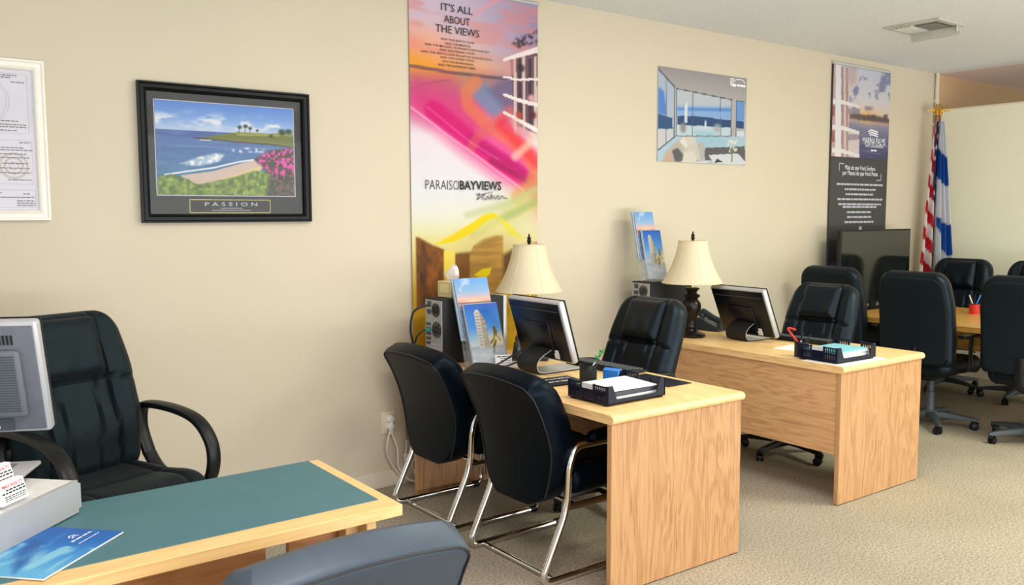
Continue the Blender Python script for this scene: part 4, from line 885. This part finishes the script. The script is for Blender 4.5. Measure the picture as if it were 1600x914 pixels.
def monitor(label, W=.44, H=.325, tilt=17, style='dark', group='flat monitors on the desks', z0=.06, stand=True):
    """screen faces +X; origin under the panel's lower edge on the desk"""
    t = thing('computer_monitor', label, 'monitor', group=group)
    M = T(0, 0, z0, ry=-math.radians(tilt))
    b = B(); box(b, (.022, 0, H/2), (.036, W, H), .010, 3, M); obj('housing', b, M_silver, t)
    b = B(); box(b, (.042, 0, H/2), (.006, W+.002, H+.002), .002, 1, M); obj('front_bezel', b, M_black, t)
    b = B(); box(b, (.0455, 0, H/2+.006), (.002, W-.04, H-.06), 0, 1, M); obj('screen', b, M_screen, t)
    bp = obj('back_panel', box(B(), (.003, -.0, H/2), (.008, W-.022, H-.022), .003, 2, M), M_screen if style == 'dark' else M_grey_mon, t)
    b = B()
    if style == 'dark':
        box(b, (-.003, 0, H*.40), (.012, W*.46, H*.5), .004, 2, M); obj('stand_mount', b, M_screen, t)
        b = B(); box(b, (-.0015, 0, H*.85), (.003, W-.05, .004), 0, 1, M); obj('panel_groove', b, M_grey_dark, bp, smooth=False)
        b = B(); box(b, (-.003, -W*.245, H*.13), (.004, .035, .045), 0, 1, M); obj('sticker', b, M_paper, t, smooth=False)
        b = B()
        for i in range(5): box(b, (-.002, W*.32-i*.022, H*.10), (.004, .014, .012), 0, 1, M)
        obj('port', b, M_grey_dark, bp, smooth=False)
    else:
        box(b, (-.010, .0, H*.47), (.022, W*.80, H*.60), .012, 3, M); hump = obj('rear_housing', b, M_grey_mon, t)
        b = B()
        for i in range(22): box(b, (-.0215, -W*.285, H*.24+i*.0075), (.003, .080, .0026), 0, 1, M)
        obj('vent_slots', b, M_grey_dark, hump, smooth=False)
        b = B()
        for i in range(34): box(b, (-.002, -W*.36+i*W*.0215, H*.85), (.004, .0045, .026), 0, 1, M @ T(0, 0, 0))
        obj('top_vent_slots', b, M_black, bp, smooth=False)
        b = B(); box(b, (-.003, -W*.12, H*.09), (.003, .17, .035), 0, 1, M); obj('port_strip', b, M_grey_dark, bp, smooth=False)
        b = B()
        for i in range(9):
            for k in range(2): box(b, (-.005, -W*.22+i*.012, H*.07+k*.016), (.002, .007, .007), 0, 1, M)
        obj('port_marks', b, M_ink_white, bp, smooth=False)
        b = B(); box(b, (-.006, W*.02, H*.12), (.014, .03, .03), .002, 1, M); obj('cable_head', b, M_white, t)
    if stand:
        # curved strip foot: from the panel down, round the back and forward along the desk
        path = spline([(-.005, 0, .125), (-.04, 0, .115), (-.095, 0, .085), (-.118, 0, .05), (-.105, 0, .016), (-.06, 0, .0085), (.05, 0, .0085), (.18, 0, .0085)], 7)
        def strip(bm, wy, off, th, ys=0):
            lo = []; n = len(path)
            for i, p in enumerate(path):
                tn = path[min(i+1, n-1)]-path[max(i-1, 0)]; tn.normalize(); nn = Vector((tn.z, 0, -tn.x))
                a, c2 = p+nn*(off-th/2), p+nn*(off+th/2)
                lo.append([bm.verts.new((q.x, yy+ys, q.z)) for q, yy in ((a, -wy), (a, wy), (c2, wy), (c2, -wy))])
            for p, q in zip(lo, lo[1:]):
                for i in range(4): j = (i+1) % 4; bm.faces.new((p[i], p[j], q[j], q[i]))
            bm.faces.new(lo[0][::-1]); bm.faces.new(lo[-1]); return bm
        st = obj('stand', strip(B(), .082, 0, .004), M_silver, t)
        obj('stand_cover', strip(B(), .0815, .0047, .005), M_black, st)
    return t
m1 = monitor('dark backed monitor on the desk nearest the guest chairs, tilted back'); m1.location = (2.775, 3.40, DZ); m1.rotation_euler = (0, 0, math.radians(-2))
m2 = monitor('dark backed monitor on the second desk, between the desk phone and swivel chair', tilt=24, z0=.022, H=.335); m2.location = (4.51, 3.475, DZ); m2.rotation_euler = (0, 0, math.radians(-4))
mL = monitor('silver monitor with grey vented back at the left edge, above the green desk', style='grey', W=.46, H=.325, tilt=14, z0=.0, stand=False)
ang = math.radians(90-27); mL.location = (.385-.222*math.cos(math.radians(-27)), 2.645-.222*math.sin(math.radians(-27)), .955); mL.rotation_euler = (0, 0, ang)
b = B(); box(b, (0, 0, -.035), (.03, .10, .13), .008); box(b, (.0, .04, -.084), (.12, .16, .010), .004); obj('stand', b, M_silver, mL)
cable('monitor_cable', 'black cables looping from the first monitor toward the brochure holder', [(2.79, 3.46, .84), (2.70, 3.50, .85), (2.58, 3.52, .80), (2.52, 3.56, .765), (2.50, 3.62, .757)], .005, M_cable_k, 'cables behind the first monitor')
cable('monitor_cable', 'lower black cable trailing behind the first monitor stand', [(2.80, 3.42, .835), (2.66, 3.48, .80), (2.56, 3.52, .765), (2.53, 3.60, .757)], .005, M_cable_k, 'cables behind the first monitor')

# ---------------- keyboards
def keyboard(label, loc, rz):
    t = thing('keyboard', label, 'keyboard', loc, rz, 'black keyboards')
    b = B(); prism(b, [(-.075, .004), (.075, .004), (.075, .014), (-.075, .028)], -.22, .22, Matrix(((1, 0, 0, 0), (0, 0, 1, 0), (0, 1, 0, 0), (0, 0, 0, 1)))); obj('body', b, M_blackpl, t)
    b = B()
    for i in range(5):
        for j in range(19): box(b, (-.058+i*.026, -.205+j*.0228, .0265-i*.0024+.003), (.021, .019, .008), .002, 1)
    k = obj('keys', b, M_grey_dark, t); k['kind'] = 'stuff'
    b = B()
    for y in (-.18, .18): box(b, (-.06, y, .002), (.02, .04, .004))
    obj('foot', b, M_blackpl, t, smooth=False); return t
keyboard('black keyboard between the monitor and swivel chair on the first desk', (3.065, 3.27, DZ), .03)
keyboard('black keyboard in front of the tilted monitor on the second desk', (4.70, 3.22, DZ), .05)
b = B(); bx(b, (2.95, 2.72, DZ), (3.11, 3.02, DZ+.004), .001, 1); tag(obj('mouse_pad', b, M_navy), 'dark blue pad beside the keyboard on the first desk', 'mouse pad')

# ---------------- letter trays
def tray(label, loc, rz, Lx=.345, Ly=.25, h=.086):
    t = thing('letter_tray', label, 'tray', loc, rz, 'black letter trays')
    b = B(); bx(b, (0, 0, .008), (Lx, Ly, .012), .001, 1)
    for x in (.02, Lx-.02):
        for y in (.02, Ly-.02): box(b, (x, y, .004), (.03, .02, .008))
    obj('bottom', b, M_navy, t, smooth=False)
    def grill(bm, x, ya, yb, za, zb):
        n = 6; w_ = (yb-ya)/(2*n+1)
        for i in range(n+1): bx(bm, (x-.002, ya+i*2*w_, za), (x+.002, ya+(i*2+1)*w_, zb))
        zc = (za+zb)/2; bx(bm, (x-.002, ya, zc-.003), (x+.002, yb, zc+.003)); bx(bm, (x-.002, ya, za-.006), (x+.002, yb, za)); bx(bm, (x-.002, ya, zb), (x+.002, yb, zb+.006))
    for x in (.002, Lx-.002):
        b = B(); grill(b, x, .010, Ly*.33, .018, h-.008); grill(b, x, Ly*.67, Ly-.010, .018, h-.008)
        for y in (0.005, Ly-.005, Ly*.34, Ly*.66): bx(b, (x-.004, y-.005, .008), (x+.004, y+.005, h), .001, 1)
        bx(b, (x-.002, Ly*.33, .008), (x+.002, Ly*.67, h-.026 if x < .1 else .022)); 
        if x < .1: pass
        obj('slotted_end', b, M_navy, t, smooth=False)
    f = B(); bx(f, (.0, Ly*.35, h-.026), (.003, Ly*.65, h-.004)); obj('label_strip', f, M_paper_grey, t, smooth=False)
    for y in (.002, Ly-.002):
        b = B(); MM = Matrix(((1, 0, 0, 0), (0, 0, 1, y-.002), (0, 1, 0, 0), (0, 0, 0, 1)))
        prism(b, [(0, .008), (Lx, .008), (Lx, h), (Lx-.03, h), (Lx-.055, .026), (.055, .026), (.03, h), (0, h)], 0, .004, MM); obj('side_rail', b, M_navy, t, smooth=False)
    return t
tr1 = tray('black letter tray of papers at the front of the first desk, blue box beside it', (2.440, 2.588, DZ), 0)
tr2 = tray('black letter tray with a cyan folder on the second desk', (4.092, 2.580, DZ+.004), -.04)
def sheet(label, x, y, z, rz, w=.216, l=.279, m=None, th=.002, group=None, ry=0, rx=0, name='paper_sheet', cat='paper'):
    b = B(); box(b, (0, 0, th/2), (l, w, th)); o = tag(obj(name, b, m or M_paper, smooth=False), label, cat, group); o.location = (x, y, z); o.rotation_euler = (rx, ry, rz); return o
for i, (m, lab, rz, dz) in enumerate(((M_paper, 'lowest white stack of paper in the first tray', .0, .0), (M_grey_dark, 'grey folder between the papers in the first tray', .02, .020), (M_paper, 'printed white sheet on top in the first tray', -.03, .044))):
    sheet(lab, 2.6125, 2.714, DZ+.0125+dz, rz, .205, .29, m, .018 if i < 2 else .004, 'papers in the first tray', rx=0.03*(i == 2))
for i, (m, lab, rz, dz, th) in enumerate(((M_paper, 'white stack of paper low in the second tray', 0, 0, .020), (M_paper_grey, 'grey paper in the second tray', .05, .0205, .010), (M_paper, 'white sheet below the cyan folder in the second tray', -.02, .031, .006), (M_paper_blue, 'cyan folder on top of the second tray', .06, .0375, .008))):
    sheet(lab, 4.27, 2.70, DZ+.0165+dz, rz-.04, .205, .29, m, th, 'papers in the second tray')
sheet('loose white papers under the second tray', 4.28, 2.655, DZ, .02, .25, .42, M_paper, .0035)
sheet('loose white paper between the monitor and pen cup on the second desk', 4.42, 3.08, DZ, .1, .15, .22)
sheet('small white booklet on the first desk behind the guest chair', 2.70, 3.62, DZ, .2, .09, .14, M_paper, .015, name='booklet', cat='booklet')
sheet('dark notepad with white print under the first monitor foot', 2.64, 3.13, DZ, -.1, .17, .20, M_navy, .008, name='notepad', cat='notepad')
b = B(); greek(b, lambda x, y: (x, y, .0085), -.08, .08, .04, .01, 5); greek(b, lambda x, y: (x, y, .0085), -.08, .06, -.02, .012, 7); obj('cover_print', b, M_ink_white, D.objects['notepad'], smooth=False)

# ---------------- pen cups and contents
def pen(label, p, q, m, group, r=.004, tipm=None):
    b = B(); p, q = Vector(p), Vector(q); d = (q-p).normalized(); tube(b, [p, p+d*.012, q-d*.004, q], r, 8, radii=[.001, r, r, r*.6]); o = tag(obj('pen', b, m), label, 'pen', group)
    if tipm: c = B(); tube(c, [q-d*.045, q+d*.001], r*1.15, 8); obj('cap', c, tipm, o)
    return o
def cup(name, label, x, y, z, r=.041, h=.098, m=None, group=None):
    t = thing(name, label, 'pen cup', (x, y, z), 0, group)
    b = B(); lathe(b, [(.0, 0), (r, 0), (r, h), (r-.002, h), (r-.002, .004), (.0, .004)], seg=32); obj('cup_wall', b, m or M_meshcup, t)
    b = B(); tube(b, [(r*math.cos(a*PI/16), r*math.sin(a*PI/16), h) for a in range(33)], .0028, 6, cap=False); obj('rim', b, M_blackpl, t); return t
cup('pen_cup', 'smoky pen cup with a green foil stem behind the first tray', 2.69, 2.985, DZ, group='dark pen cups on the desks')
b = B(); lathe(b, [(.0, .005), (.037, .005), (.037, .026), (.03, .032), (.0, .034)], (2.69, 2.985, DZ), 20); tag(obj('pebble_filling', b, M_brown), 'brown filling in the bottom of the smoky cup', 'pebbles', kind='stuff')
pen('pale pen leaning in the smoky cup', (2.668, 2.985, DZ+.036), (2.715, 2.965, DZ+.11), M_silver, None)
t = thing('artificial_stem', 'green foil stem sticking out of the smoky cup', 'artificial plant')
b = B(); tube(b, spline([(2.69, 2.99, DZ+.036), (2.715, 2.965, DZ+.11), (2.74, 2.945, DZ+.16)], 6), .002, 6); obj('stalk', b, M_greenp, t)
b = B()
for i in range(9):
    s = i/8; p = Vector((2.722+.022*s, 2.958-.016*s, DZ+.125+.04*s)); a = i*2.4
    q = p+Vector((math.cos(a)*.014, math.sin(a)*.014, .014)); tube(b, [p, (p+q)/2, q], .003, 6, radii=[.002, .006, .001], flat=.3)
obj('leaves', b, M_greenp, t)
t = thing('note_box', 'small blue card box beside the smoky cup', 'card box', (2.775, 2.925, DZ), .3)
b = B(); prism(b, [(0, 0), (.030, 0), (.030, .075), (.024, .078), (0, .070)], -.04, .04, Matrix(((1, 0, 0, 0), (0, 0, 1, 0), (0, 1, 0, 0), (0, 0, 0, 1)))); obj('box_body', b, M_blue, t)
b = B(); box(b, (.034, 0, .04), (.006, .078, .07), .001, 1); obj('card_stack', b, M_paper, t)
b = B(); box(b, (.03, -.041, .035), (.018, .002, .06)); obj('orange_band', b, M_red, t, smooth=False)
cx, cy = 4.185, 2.865
cup('pen_cup', 'dark pen cup with a red marker behind the second tray', cx, cy, DZ, .038, .085, group='dark pen cups on the desks')
GP = 'pens in the second desk cup'
t = thing('red_marker', 'red hooked marker leaning out of the dark pen cup', 'marker')
b = B(); tube(b, spline([(cx+.012, cy-.012, DZ+.006), (cx-.012, cy+.018, DZ+.08), (cx-.035, cy+.052, DZ+.135)], 5), .006, 8); obj('barrel', b, M_red, t)
b = B(); tube(b, spline([(cx-.033, cy+.050, DZ+.132), (cx-.042, cy+.062, DZ+.155), (cx-.03, cy+.052, DZ+.158), (cx-.012, cy+.03, DZ+.148)], 4), .0055, 8); obj('clip_hook', b, M_red, t)
pen('white pen with blue cap in the dark pen cup', (cx-.01, cy+.01, DZ+.006), (cx+.005, cy-.002, DZ+.135), M_white, GP, .0045, M_navy)
pen('navy pen leaning right in the dark pen cup', (cx-.015, cy+.012, DZ+.006), (cx+.045, cy-.028, DZ+.125), M_navy, GP)
# cup on the conference table
cup('pen_cup', 'red pen holder on the conference table', 7.06, 3.26, DZ, .038, .08, M_red)
for i, (dx, dy, m, lab) in enumerate(((-.02, .02, M_white, 'white pen leaning left in the red holder'), (.02, -.02, M_blue, 'blue pen upright in the red holder'), (.03, .015, M_navy, 'dark pen leaning right in the red holder'))):
    pen(lab, (7.06-dx*.5, 3.26-dy*.5, DZ+.006), (7.06+dx*1.5, 3.26+dy*1.5, DZ+.15), m, 'pens in the red holder', .005)

# ---------------- desk phones
def phone(label, loc, rz):
    t = thing('desk_phone', label, 'telephone', loc, rz, 'dark desk phones')
    M4 = Matrix(((1, 0, 0, 0), (0, 0, 1, 0), (0, 1, 0, 0), (0, 0, 0, 1)))
    b = B(); prism(b, [(-.10, 0), (.10, 0), (.10, .022), (-.06, .085), (-.10, .085)], -.10, .10, M4); bmesh.ops.bevel(b, geom=b.edges[:], offset=.006, segments=2, affect='EDGES'); obj('body', b, M_phone, t)
    MT = T(.02, 0, .055, ry=math.atan2(.063, .16))
    b = B()
    for i in range(4):
        for j in range(3): box(b, (-.0+i*.022, -.0+j*.024, .001), (.014, .017, .008), .002, 1, MT)
    for i in range(5): box(b, (-.01+i*.018, .082, .001), (.010, .014, .006), .002, 1, MT)
    obj('keypad', b, M_grey_dark, t); b = B(); box(b, (-.055, .035, .001), (.04, .10, .006), .002, 1, MT); obj('display', b, M_grey_mon, t)
    b = B(); tube(b, spline([MT @ Vector(q) for q in ((-.095, -.065, .03), (-.08, -.065, .045), (0, -.065, .038), (.07, -.065, .042), (.085, -.065, .025))], 5), .022, 12, radii=None, flat=.75); 
    for x in (-.085, .075): lathe(b, [(.0, 0), (.026, .0), (.028, .015), (.02, .03), (.0, .032)], (0, 0, 0), 14, MT @ T(x, -.065, .006))
    obj('handset', b, M_phone, t); return t
phone('dark blue desk phone between lamp and monitor on the second desk', (4.70, 3.92, DZ), -1.45)
phone('dark desk phone behind the monitor on the first desk', (2.955, 3.755, DZ), -2.3)

# ---------------- brochures
def cover_tower(c, W, H):
    c.vgrad([(0, (206, 214, 224)), (H*.25, (186, 196, 214)), (H*.30, (150, 170, 190)), (H*.34, (206, 214, 220)), (H*.6, (96, 156, 222)), (H, (30, 90, 186))])
    c.blob(W*.9, H*.40, W*.5, H*.14, (250, 232, 190), .9); c.poly([(W*.26, H*.30), (W*.26, H*.86), (W*.33, H*.92), (W*.42, H*.88), (W*.56, H*.72), (W*.58, H*.30)], (206, 202, 196))
    for i in range(22): c.line([(W*.26, H*(.32+.025*i)), (W*.42, H*(.33+.025*i)), (W*.57, H*(.32+.018*i))], H*.006, (120, 110, 110), .7)
    c.poly([(W*.42, H*.30), (W*.42, H*.88), (W*.56, H*.72), (W*.58, H*.30)], (160, 140, 110), .45)
    for a, e, wd in (((.78, .58), (.78, .60), .09), ((.80, .54), (.76, .40), .11), ((.72, .44), (.62, .36), .05), ((.84, .46), (.9, .40), .05), ((.74, .36), (.66, .28), .07), ((.70, .30), (.66, .20), .05)): c.line([(W*a[0], H*a[1]), (W*e[0], H*e[1])], W*wd, (110, 92, 40), .95)
    c.blob(W*.8, H*.43, W*.10, H*.05, (255, 240, 190), .9); c.mix(np.clip((c.noise(60, 60, 3, 3)-.45)*4, 0, .6)*(c.Y < H*.26), (240, 242, 246))
def cover_sea(c, W, H):
    c.vgrad([(0, (90, 120, 160)), (H*.5, (120, 150, 190)), (H*.60, (226, 150, 140)), (H*.66, (240, 190, 180)), (H*.78, (150, 186, 226)), (H, (112, 162, 222))])
    c.mix(np.clip((c.noise(16, 22, 4, 5)-.46)*5, 0, .85)*(c.Y > H*.64), (236, 240, 248)); c.blob(W*.5, H*.62, W*.3, H*.04, (255, 214, 170), .95); c.line([(0, H*.595), (W, H*.595)], H*.02, (60, 78, 110), .8)
    c.mix(np.clip((c.noise(10, 90, 3, 15)-.45)*4, 0, .5)*(c.Y < H*.58), (190, 206, 226))
def brochure(label, group, W, H, th, cover, Mw, m=M_paper):
    t = thing('brochure', label, 'brochure', group=group); t.matrix_world = Mw
    # local: x width, y height, z outwards
    b = B(); bx(b, (0, 0, -th), (W, H, 0)); obj('pages', b, m, t, smooth=False)
    if cover:
        c = Cv(0, 0, W, H, 40, 60); cover(c, W, H); c.build('cover_print', t, lambda x, y: (x, y, .0004))
    return t
M_edge_blue = mat('blue_page_edges', (120, 160, 200), .5)
def brochure_rack(label, rack_label, A, facing, lean, who):
    """A: lower front corner on the left seen from the front; facing: outward horizontal angle"""
    a = math.radians(facing); n = Vector((math.cos(a), math.sin(a), 0)); r = Vector((-math.sin(a), math.cos(a), 0))   # r: rightwards seen from the front
    l = math.radians(lean); up = (Vector((0, 0, 1))*math.cos(l) - n*math.sin(l)); out = r.cross(up)
    def Mx(o, dx, dy, dz): p = Vector(o)+r*dx+up*dy+out*dz; return Matrix(((r.x, up.x, out.x, p.x), (r.y, up.y, out.y, p.y), (r.z, up.z, out.z, p.z), (0, 0, 0, 1)))
    return Mx, n, r, up, out
def build_rack(tag_, rack_label, A, facing, lean, W, H, dy2, who, grp):
    Mx, n, r, up, out = brochure_rack('', '', A, facing, lean, who)
    t = thing('brochure_holder', rack_label, 'brochure holder', group='clear two-tier brochure holders'); t.matrix_world = Mx(A, 0, 0, 0)
    b = B()
    bx(b, (-.004, 0, -.075), (W+.004, H*.95+dy2, -.072)); bx(b, (-.004, .0, .003), (W+.004, H*.30, .0055)); bx(b, (-.004, .0, -.034), (W+.004, H*.30+dy2, -.032))
    bx(b, (-.004, -.003, -.034), (W+.004, 0, .0055)); bx(b, (-.004, dy2-.003, -.072), (W+.004, dy2, -.032))
    bx(b, (-.0065, -.003, -.075), (-.004, H*.30, .0055)); bx(b, (W+.004, -.003, -.075), (W+.0065, H*.30, .0055))
    obj('acrylic_pockets', b, M_glass_clear, t, smooth=False)
    ft = B(); g = Vector((0, 0, -1)); inv = t.matrix_world.inverted()
    zlow = A[2]-who[1]
    P0 = [inv @ (Vector(A)+r*x+up*0.0-out*.01) for x in (0, W)]
    P1 = [inv @ Vector(((Vector(A)+r*x-n*.10).x, (Vector(A)+r*x-n*.10).y, zlow+.001)) for x in (0, W)]
    P2 = [inv @ Vector(((Vector(A)+r*x+n*.01).x, (Vector(A)+r*x+n*.01).y, zlow+.001)) for x in (0, W)]
    P3_ = [inv @ (Vector(A)+r*x+up*H*.5-out*.074) for x in (0, W)]
    for a1, b1, c1_ in ((P0, P2, None), (P2, P1, None), (P1, P3_, None)):
        vs = [ft.verts.new(q) for q in (a1[0], a1[1], b1[1], b1[0])]; ft.faces.new(vs)
    bmesh.ops.solidify(ft, geom=ft.faces[:], thickness=.002); obj('easel_foot', ft, M_glass_clear, t, smooth=False)
    for i in range(4):
        brochure((f'front tower brochure in the {who[0]}' if i == 0 else f'tower brochure stacked behind the front one in the {who[0]}'), grp+', lower pocket', W, H, .005, cover_tower if i == 0 else None, Mx(A, .002*i, .002*i, -.0068*i), M_paper if i % 2 == 0 else M_edge_blue)
    for i in range(4):
        brochure((f'front seascape brochure in the {who[0]} upper pocket' if i == 0 else f'seascape brochure stacked behind the upper front one in the {who[0]}'), grp+', upper pocket', W, H, .005, cover_sea if i == 0 else None, Mx(A, -.008-.002*i, dy2+.002*i, -.0375-.0075*i), M_paper if i % 2 == 0 else M_edge_blue)
    return Mx
Mx = build_rack('', 'clear brochure holder beside the first computer tower', (2.490, 3.635, DZ+.012), -92, 18, .208, .335, .15, ('holder by the first tower', .012), 'brochures beside the first tower')
Mx2 = build_rack('', 'clear brochure rack standing on top of the second computer tower', (4.145, 4.005, DZ+.352+.022), -92, 13, .165, .325, .135, ('rack on the second tower', .022), 'brochures on the second tower')
# card holder before the first brochure rack
t = thing('card_holder', 'little card holder in front of the first brochure rack', 'card holder', (2.640, 3.585, DZ), math.radians(-110))
b = B(); box(b, (0, 0, .010), (.035, .095, .02), .002); box(b, (.016, 0, .022), (.003, .095, .025)); obj('stand', b, M_glass_clear, t)
t = thing('business_card', 'white business card with small print by the first brochure rack', 'business card', (2.640, 3.585, DZ+.021), rot=(0, 0, math.radians(-110)))
MC = T(.004, 0, 0, ry=-.25); b = B(); box(b, (0, 0, .026), (.003, .09, .052), 0, 1, MC); obj('card', b, M_paper, t, smooth=False)
f = lambda x, y: MC @ Vector((.0018, x, y)); b = B(); greek(b, f, -.035, .038, .042, .005, 2); greek(b, f, -.015, .038, .032, .004, 3); greek(b, f, -.015, .038, .022, .004, 4); greek(b, f, -.035, -.022, .030, .014, 5); greek(b, f, -.035, .038, .010, .003, 6); obj('card_print', b, M_ink, t, smooth=False)

# tissue box on the first tower
t = thing('tissue_box', 'square tissue box on top of the first computer tower', 'tissue box', (2.575, 3.965, DZ+.352), .1)
b = B(); bx(b, (-.058, -.058, 0), (.058, .058, .088), .003); obj('carton', b, M_tissuebox, t)
b = B(); strokes(b, lambda x, y: (-.0585, x, y), [(-.045, .02), (.045, .02), (.045, .078), (-.045, .078), (-.045, .02)], .004); obj('carton_print', b, M_ink_gold, t, smooth=False)
b = B(); c_ = []
for j in range(7):
    s = j/6
    ring = []
    for i in range(14):
        a = 2*PI*i/14; rr = .012+.032*math.sin(PI*min(1, s*.9+.05))*(1+.35*math.sin(3*a+s*2)); ring.append(b.verts.new((rr*math.cos(a)*(1-.6*s), rr*math.sin(a)-.015*s, .086+.082*s+.012*math.cos(2*a)*s)))
    c_.append(ring)
for p, q in zip(c_, c_[1:]):
    for i in range(14): j = (i+1) % 14; b.faces.new((p[i], p[j], q[j], q[i]))
b.faces.new(c_[-1]); obj('tissue', b, M_tissue, t)

# ================================================================== ON THE GREEN DESK
K = Vector((.443, 2.557, 0)); a_ = Vector((-.716, -.698, 0)); b_ = Vector((-.698, .716, 0))
RH = .092
def Kp(u, v, z): q = K+a_*u+b_*v; return Vector((q.x, q.y, z))
MK = Matrix(((a_.x, b_.x, 0, K.x), (a_.y, b_.y, 0, K.y), (0, 0, 1, GZ+.001), (0, 0, 0, 1)))
t = thing('desk_riser', 'pale grey box on the green desk carrying cards and monitor', 'riser'); t.matrix_world = MK
b = B(); bx(b, (0, 0, .003), (.50, .012, RH)); bmesh.ops.bevel(b, geom=[e for e in b.edges if abs(e.verts[0].co.x-e.verts[1].co.x) < 1e-5 and abs(e.verts[0].co.z-e.verts[1].co.z) < 1e-5 and e.verts[0].co.x < .1], offset=.011, segments=4, affect='EDGES'); obj('front_panel', b, M_silver, t)
b = B(); bx(b, (.004, .012, RH-.014), (.50, .36, RH-.003), .002, 1); obj('top_shelf', b, M_white, t)
b = B(); bx(b, (.004, .012, .0), (.014, .36, RH-.02), .001, 1); bx(b, (.48, .012, .0), (.49, .36, RH-.02), .001, 1); obj('side_panel', b, M_silver, t)
zr = GZ+.001+RH-.003
t = thing('wire_shelf', 'grey slab on bent wire legs atop the pale riser', 'shelf')
sx, sy = .372, 2.70; d1 = Vector((math.cos(math.radians(153)), math.sin(math.radians(153)), 0)); d2 = Vector((-d1.y, d1.x, 0))*1
MSh = Matrix(((d1.x, d2.x, 0, sx), (d1.y, d2.y, 0, sy), (0, 0, 1, 0), (0, 0, 0, 1)))
b = B(); bx(b, (0, -.0, .866-.012), (.36, .22, .866), .005, 2, None); bmesh.ops.transform(b, matrix=MSh, verts=b.verts); obj('slab', b, M_silver, t)
b = B(); bx(b, (.05, .03, .8662), (.31, .19, .8672)); bmesh.ops.transform(b, matrix=MSh, verts=b.verts); obj('recess', b, M_grey_mon, t, smooth=False)
for u in (.02, .34):
    b = B(); tube(b, [MSh @ Vector(q) for q in arc([(u, .02, .856), (u+.012, .04, zr+.004), (u+.012, .16, zr+.004), (u, .20, .856)], .02, 5)], .0035, 8); obj('wire_leg', b, M_wire, t)
# business cards
t = thing('card_holder', 'clear holder of red lettered cards on the pale riser', 'card holder'); cb = onz(45, 774, zr+.008); CB = Vector((cb[0], cb[1], zr))+a_*.046+b_*.006; ca = math.radians(-45.7)
MH = Matrix.Translation(CB) @ Matrix.Rotation(ca, 4, 'Z'); t.matrix_world = MH
b = B(); box(b, (-.03, 0, .004), (.10, .10, .006), .001, 1); box(b, (.012, 0, .012), (.003, .10, .022)); box(b, (-.025, 0, .03), (.003, .10, .05)); obj('pockets', b, M_glass_clear, t)
for tier in range(2):
    for i in range(5):
        Mc = MH @ T(.006-.036*tier-.0034*i, .002*tier, .0075+.034*tier, ry=-.28)
        o = thing('business_card', 'front lower card with red heading in the riser holder' if (tier, i) == (0, 0) else 'front upper card with red heading in the riser holder' if (tier, i) == (1, 0) else f'plain card edge behind the {"lower" if tier == 0 else "upper"} front card in the riser holder', 'business card', group=f'cards in the riser holder, {"lower" if tier == 0 else "upper"} pocket'); o.matrix_world = Mc
        b = B(); box(b, (-.0012, 0, .027), (.0022, .092, .054)); obj('card', b, M_paper, o, smooth=False)
        if i == 0:
            f = lambda x, y: (.0003, x, y)
            lettering('heading_lettering', o, M_ink_red, [('MAX REALTY', .006, .044, .070, .008, .02)], f)
            b = B(); greek(b, f, -.02, .042, .034, .0035, 3); greek(b, f, -.035, .044, .027, .004, 4); greek(b, f, -.03, .042, .018, .0025, 5); greek(b, f, -.03, .042, .013, .0025, 6); greek(b, f, -.03, .042, .008, .0025, 7); obj('card_print', b, M_ink, o, smooth=False)
# blue brochure lying on the desk
p_r = Vector((*onz(193, 833, GZ), 0)); p_b = Vector((*onz(68, 908, GZ), 0)); ex = (p_r-p_b).normalized(); ey = Vector((-ex.y, ex.x, 0)); BL, BH = (p_r-p_b).length, .205
t = thing('brochure', 'blue underwater brochure lying on the green desk', 'brochure')
t.matrix_world = Matrix(((ex.x, ey.x, 0, p_b.x), (ex.y, ey.y, 0, p_b.y), (0, 0, 1, GZ+.0005), (0, 0, 0, 1)))
b = B(); bx(b, (0, 0, 0), (BL, BH, .004), .0005, 1); obj('pages', b, M_paper, t, smooth=False)
c = Cv(.0, .0, BL, BH, 90, 64); c.fill((50, 126, 204)); g = (c.X/BL+.15*c.Y/BH); c.mix(np.clip(1-g*1.3, 0, .8), (130, 206, 238)); c.mix(np.clip(g-.55, 0, .8), (38, 84, 170))
wv = c.noise(10, 42, 4, 77); c.mix(np.clip((wv-.48)*4, 0, .75)*(c.X < BL*.62), (176, 228, 244)); c.poly([(BL*.05, BH*.42), (BL*.25, BH*.66), (BL*.5, BH*.86), (BL*.72, BH*.92), (BL*.66, BH*.70), (BL*.45, BH*.60), (BL*.25, BH*.48)], (40, 92, 164), .75, .02); c.mix(np.clip((c.noise(6, 60, 3, 78)-.5)*4, 0, .45)*(c.X > BL*.3), (90, 160, 224)); c.poly([(0, BH*.8), (BL*.25, BH), (0, BH)], (206, 232, 244), .8, .04); c.poly([(BL*.15, BH*.98), (BL*.45, BH*.98), (BL*.4, BH*.90), (BL*.2, BH*.86)], (170, 220, 240), .8, .03)
c.build('cover_print', t, lambda x, y: (x, y, .0044))
b = B(); f = lambda x, y: (x, y, .0049)
greek(b, f, BL*.70, BL*.95, BH*.40, .006, 3); greek(b, f, BL*.68, BL*.94, BH*.28, .004, 4); strokes(b, f, [(BL*.78, BH*.52), (BL*.82, BH*.56), (BL*.86, BH*.52)], .004); strokes(b, f, [(BL*.78, BH*.47), (BL*.82, BH*.51), (BL*.86, BH*.47)], .004); obj('cover_lettering', b, M_ink_white, t, smooth=False)
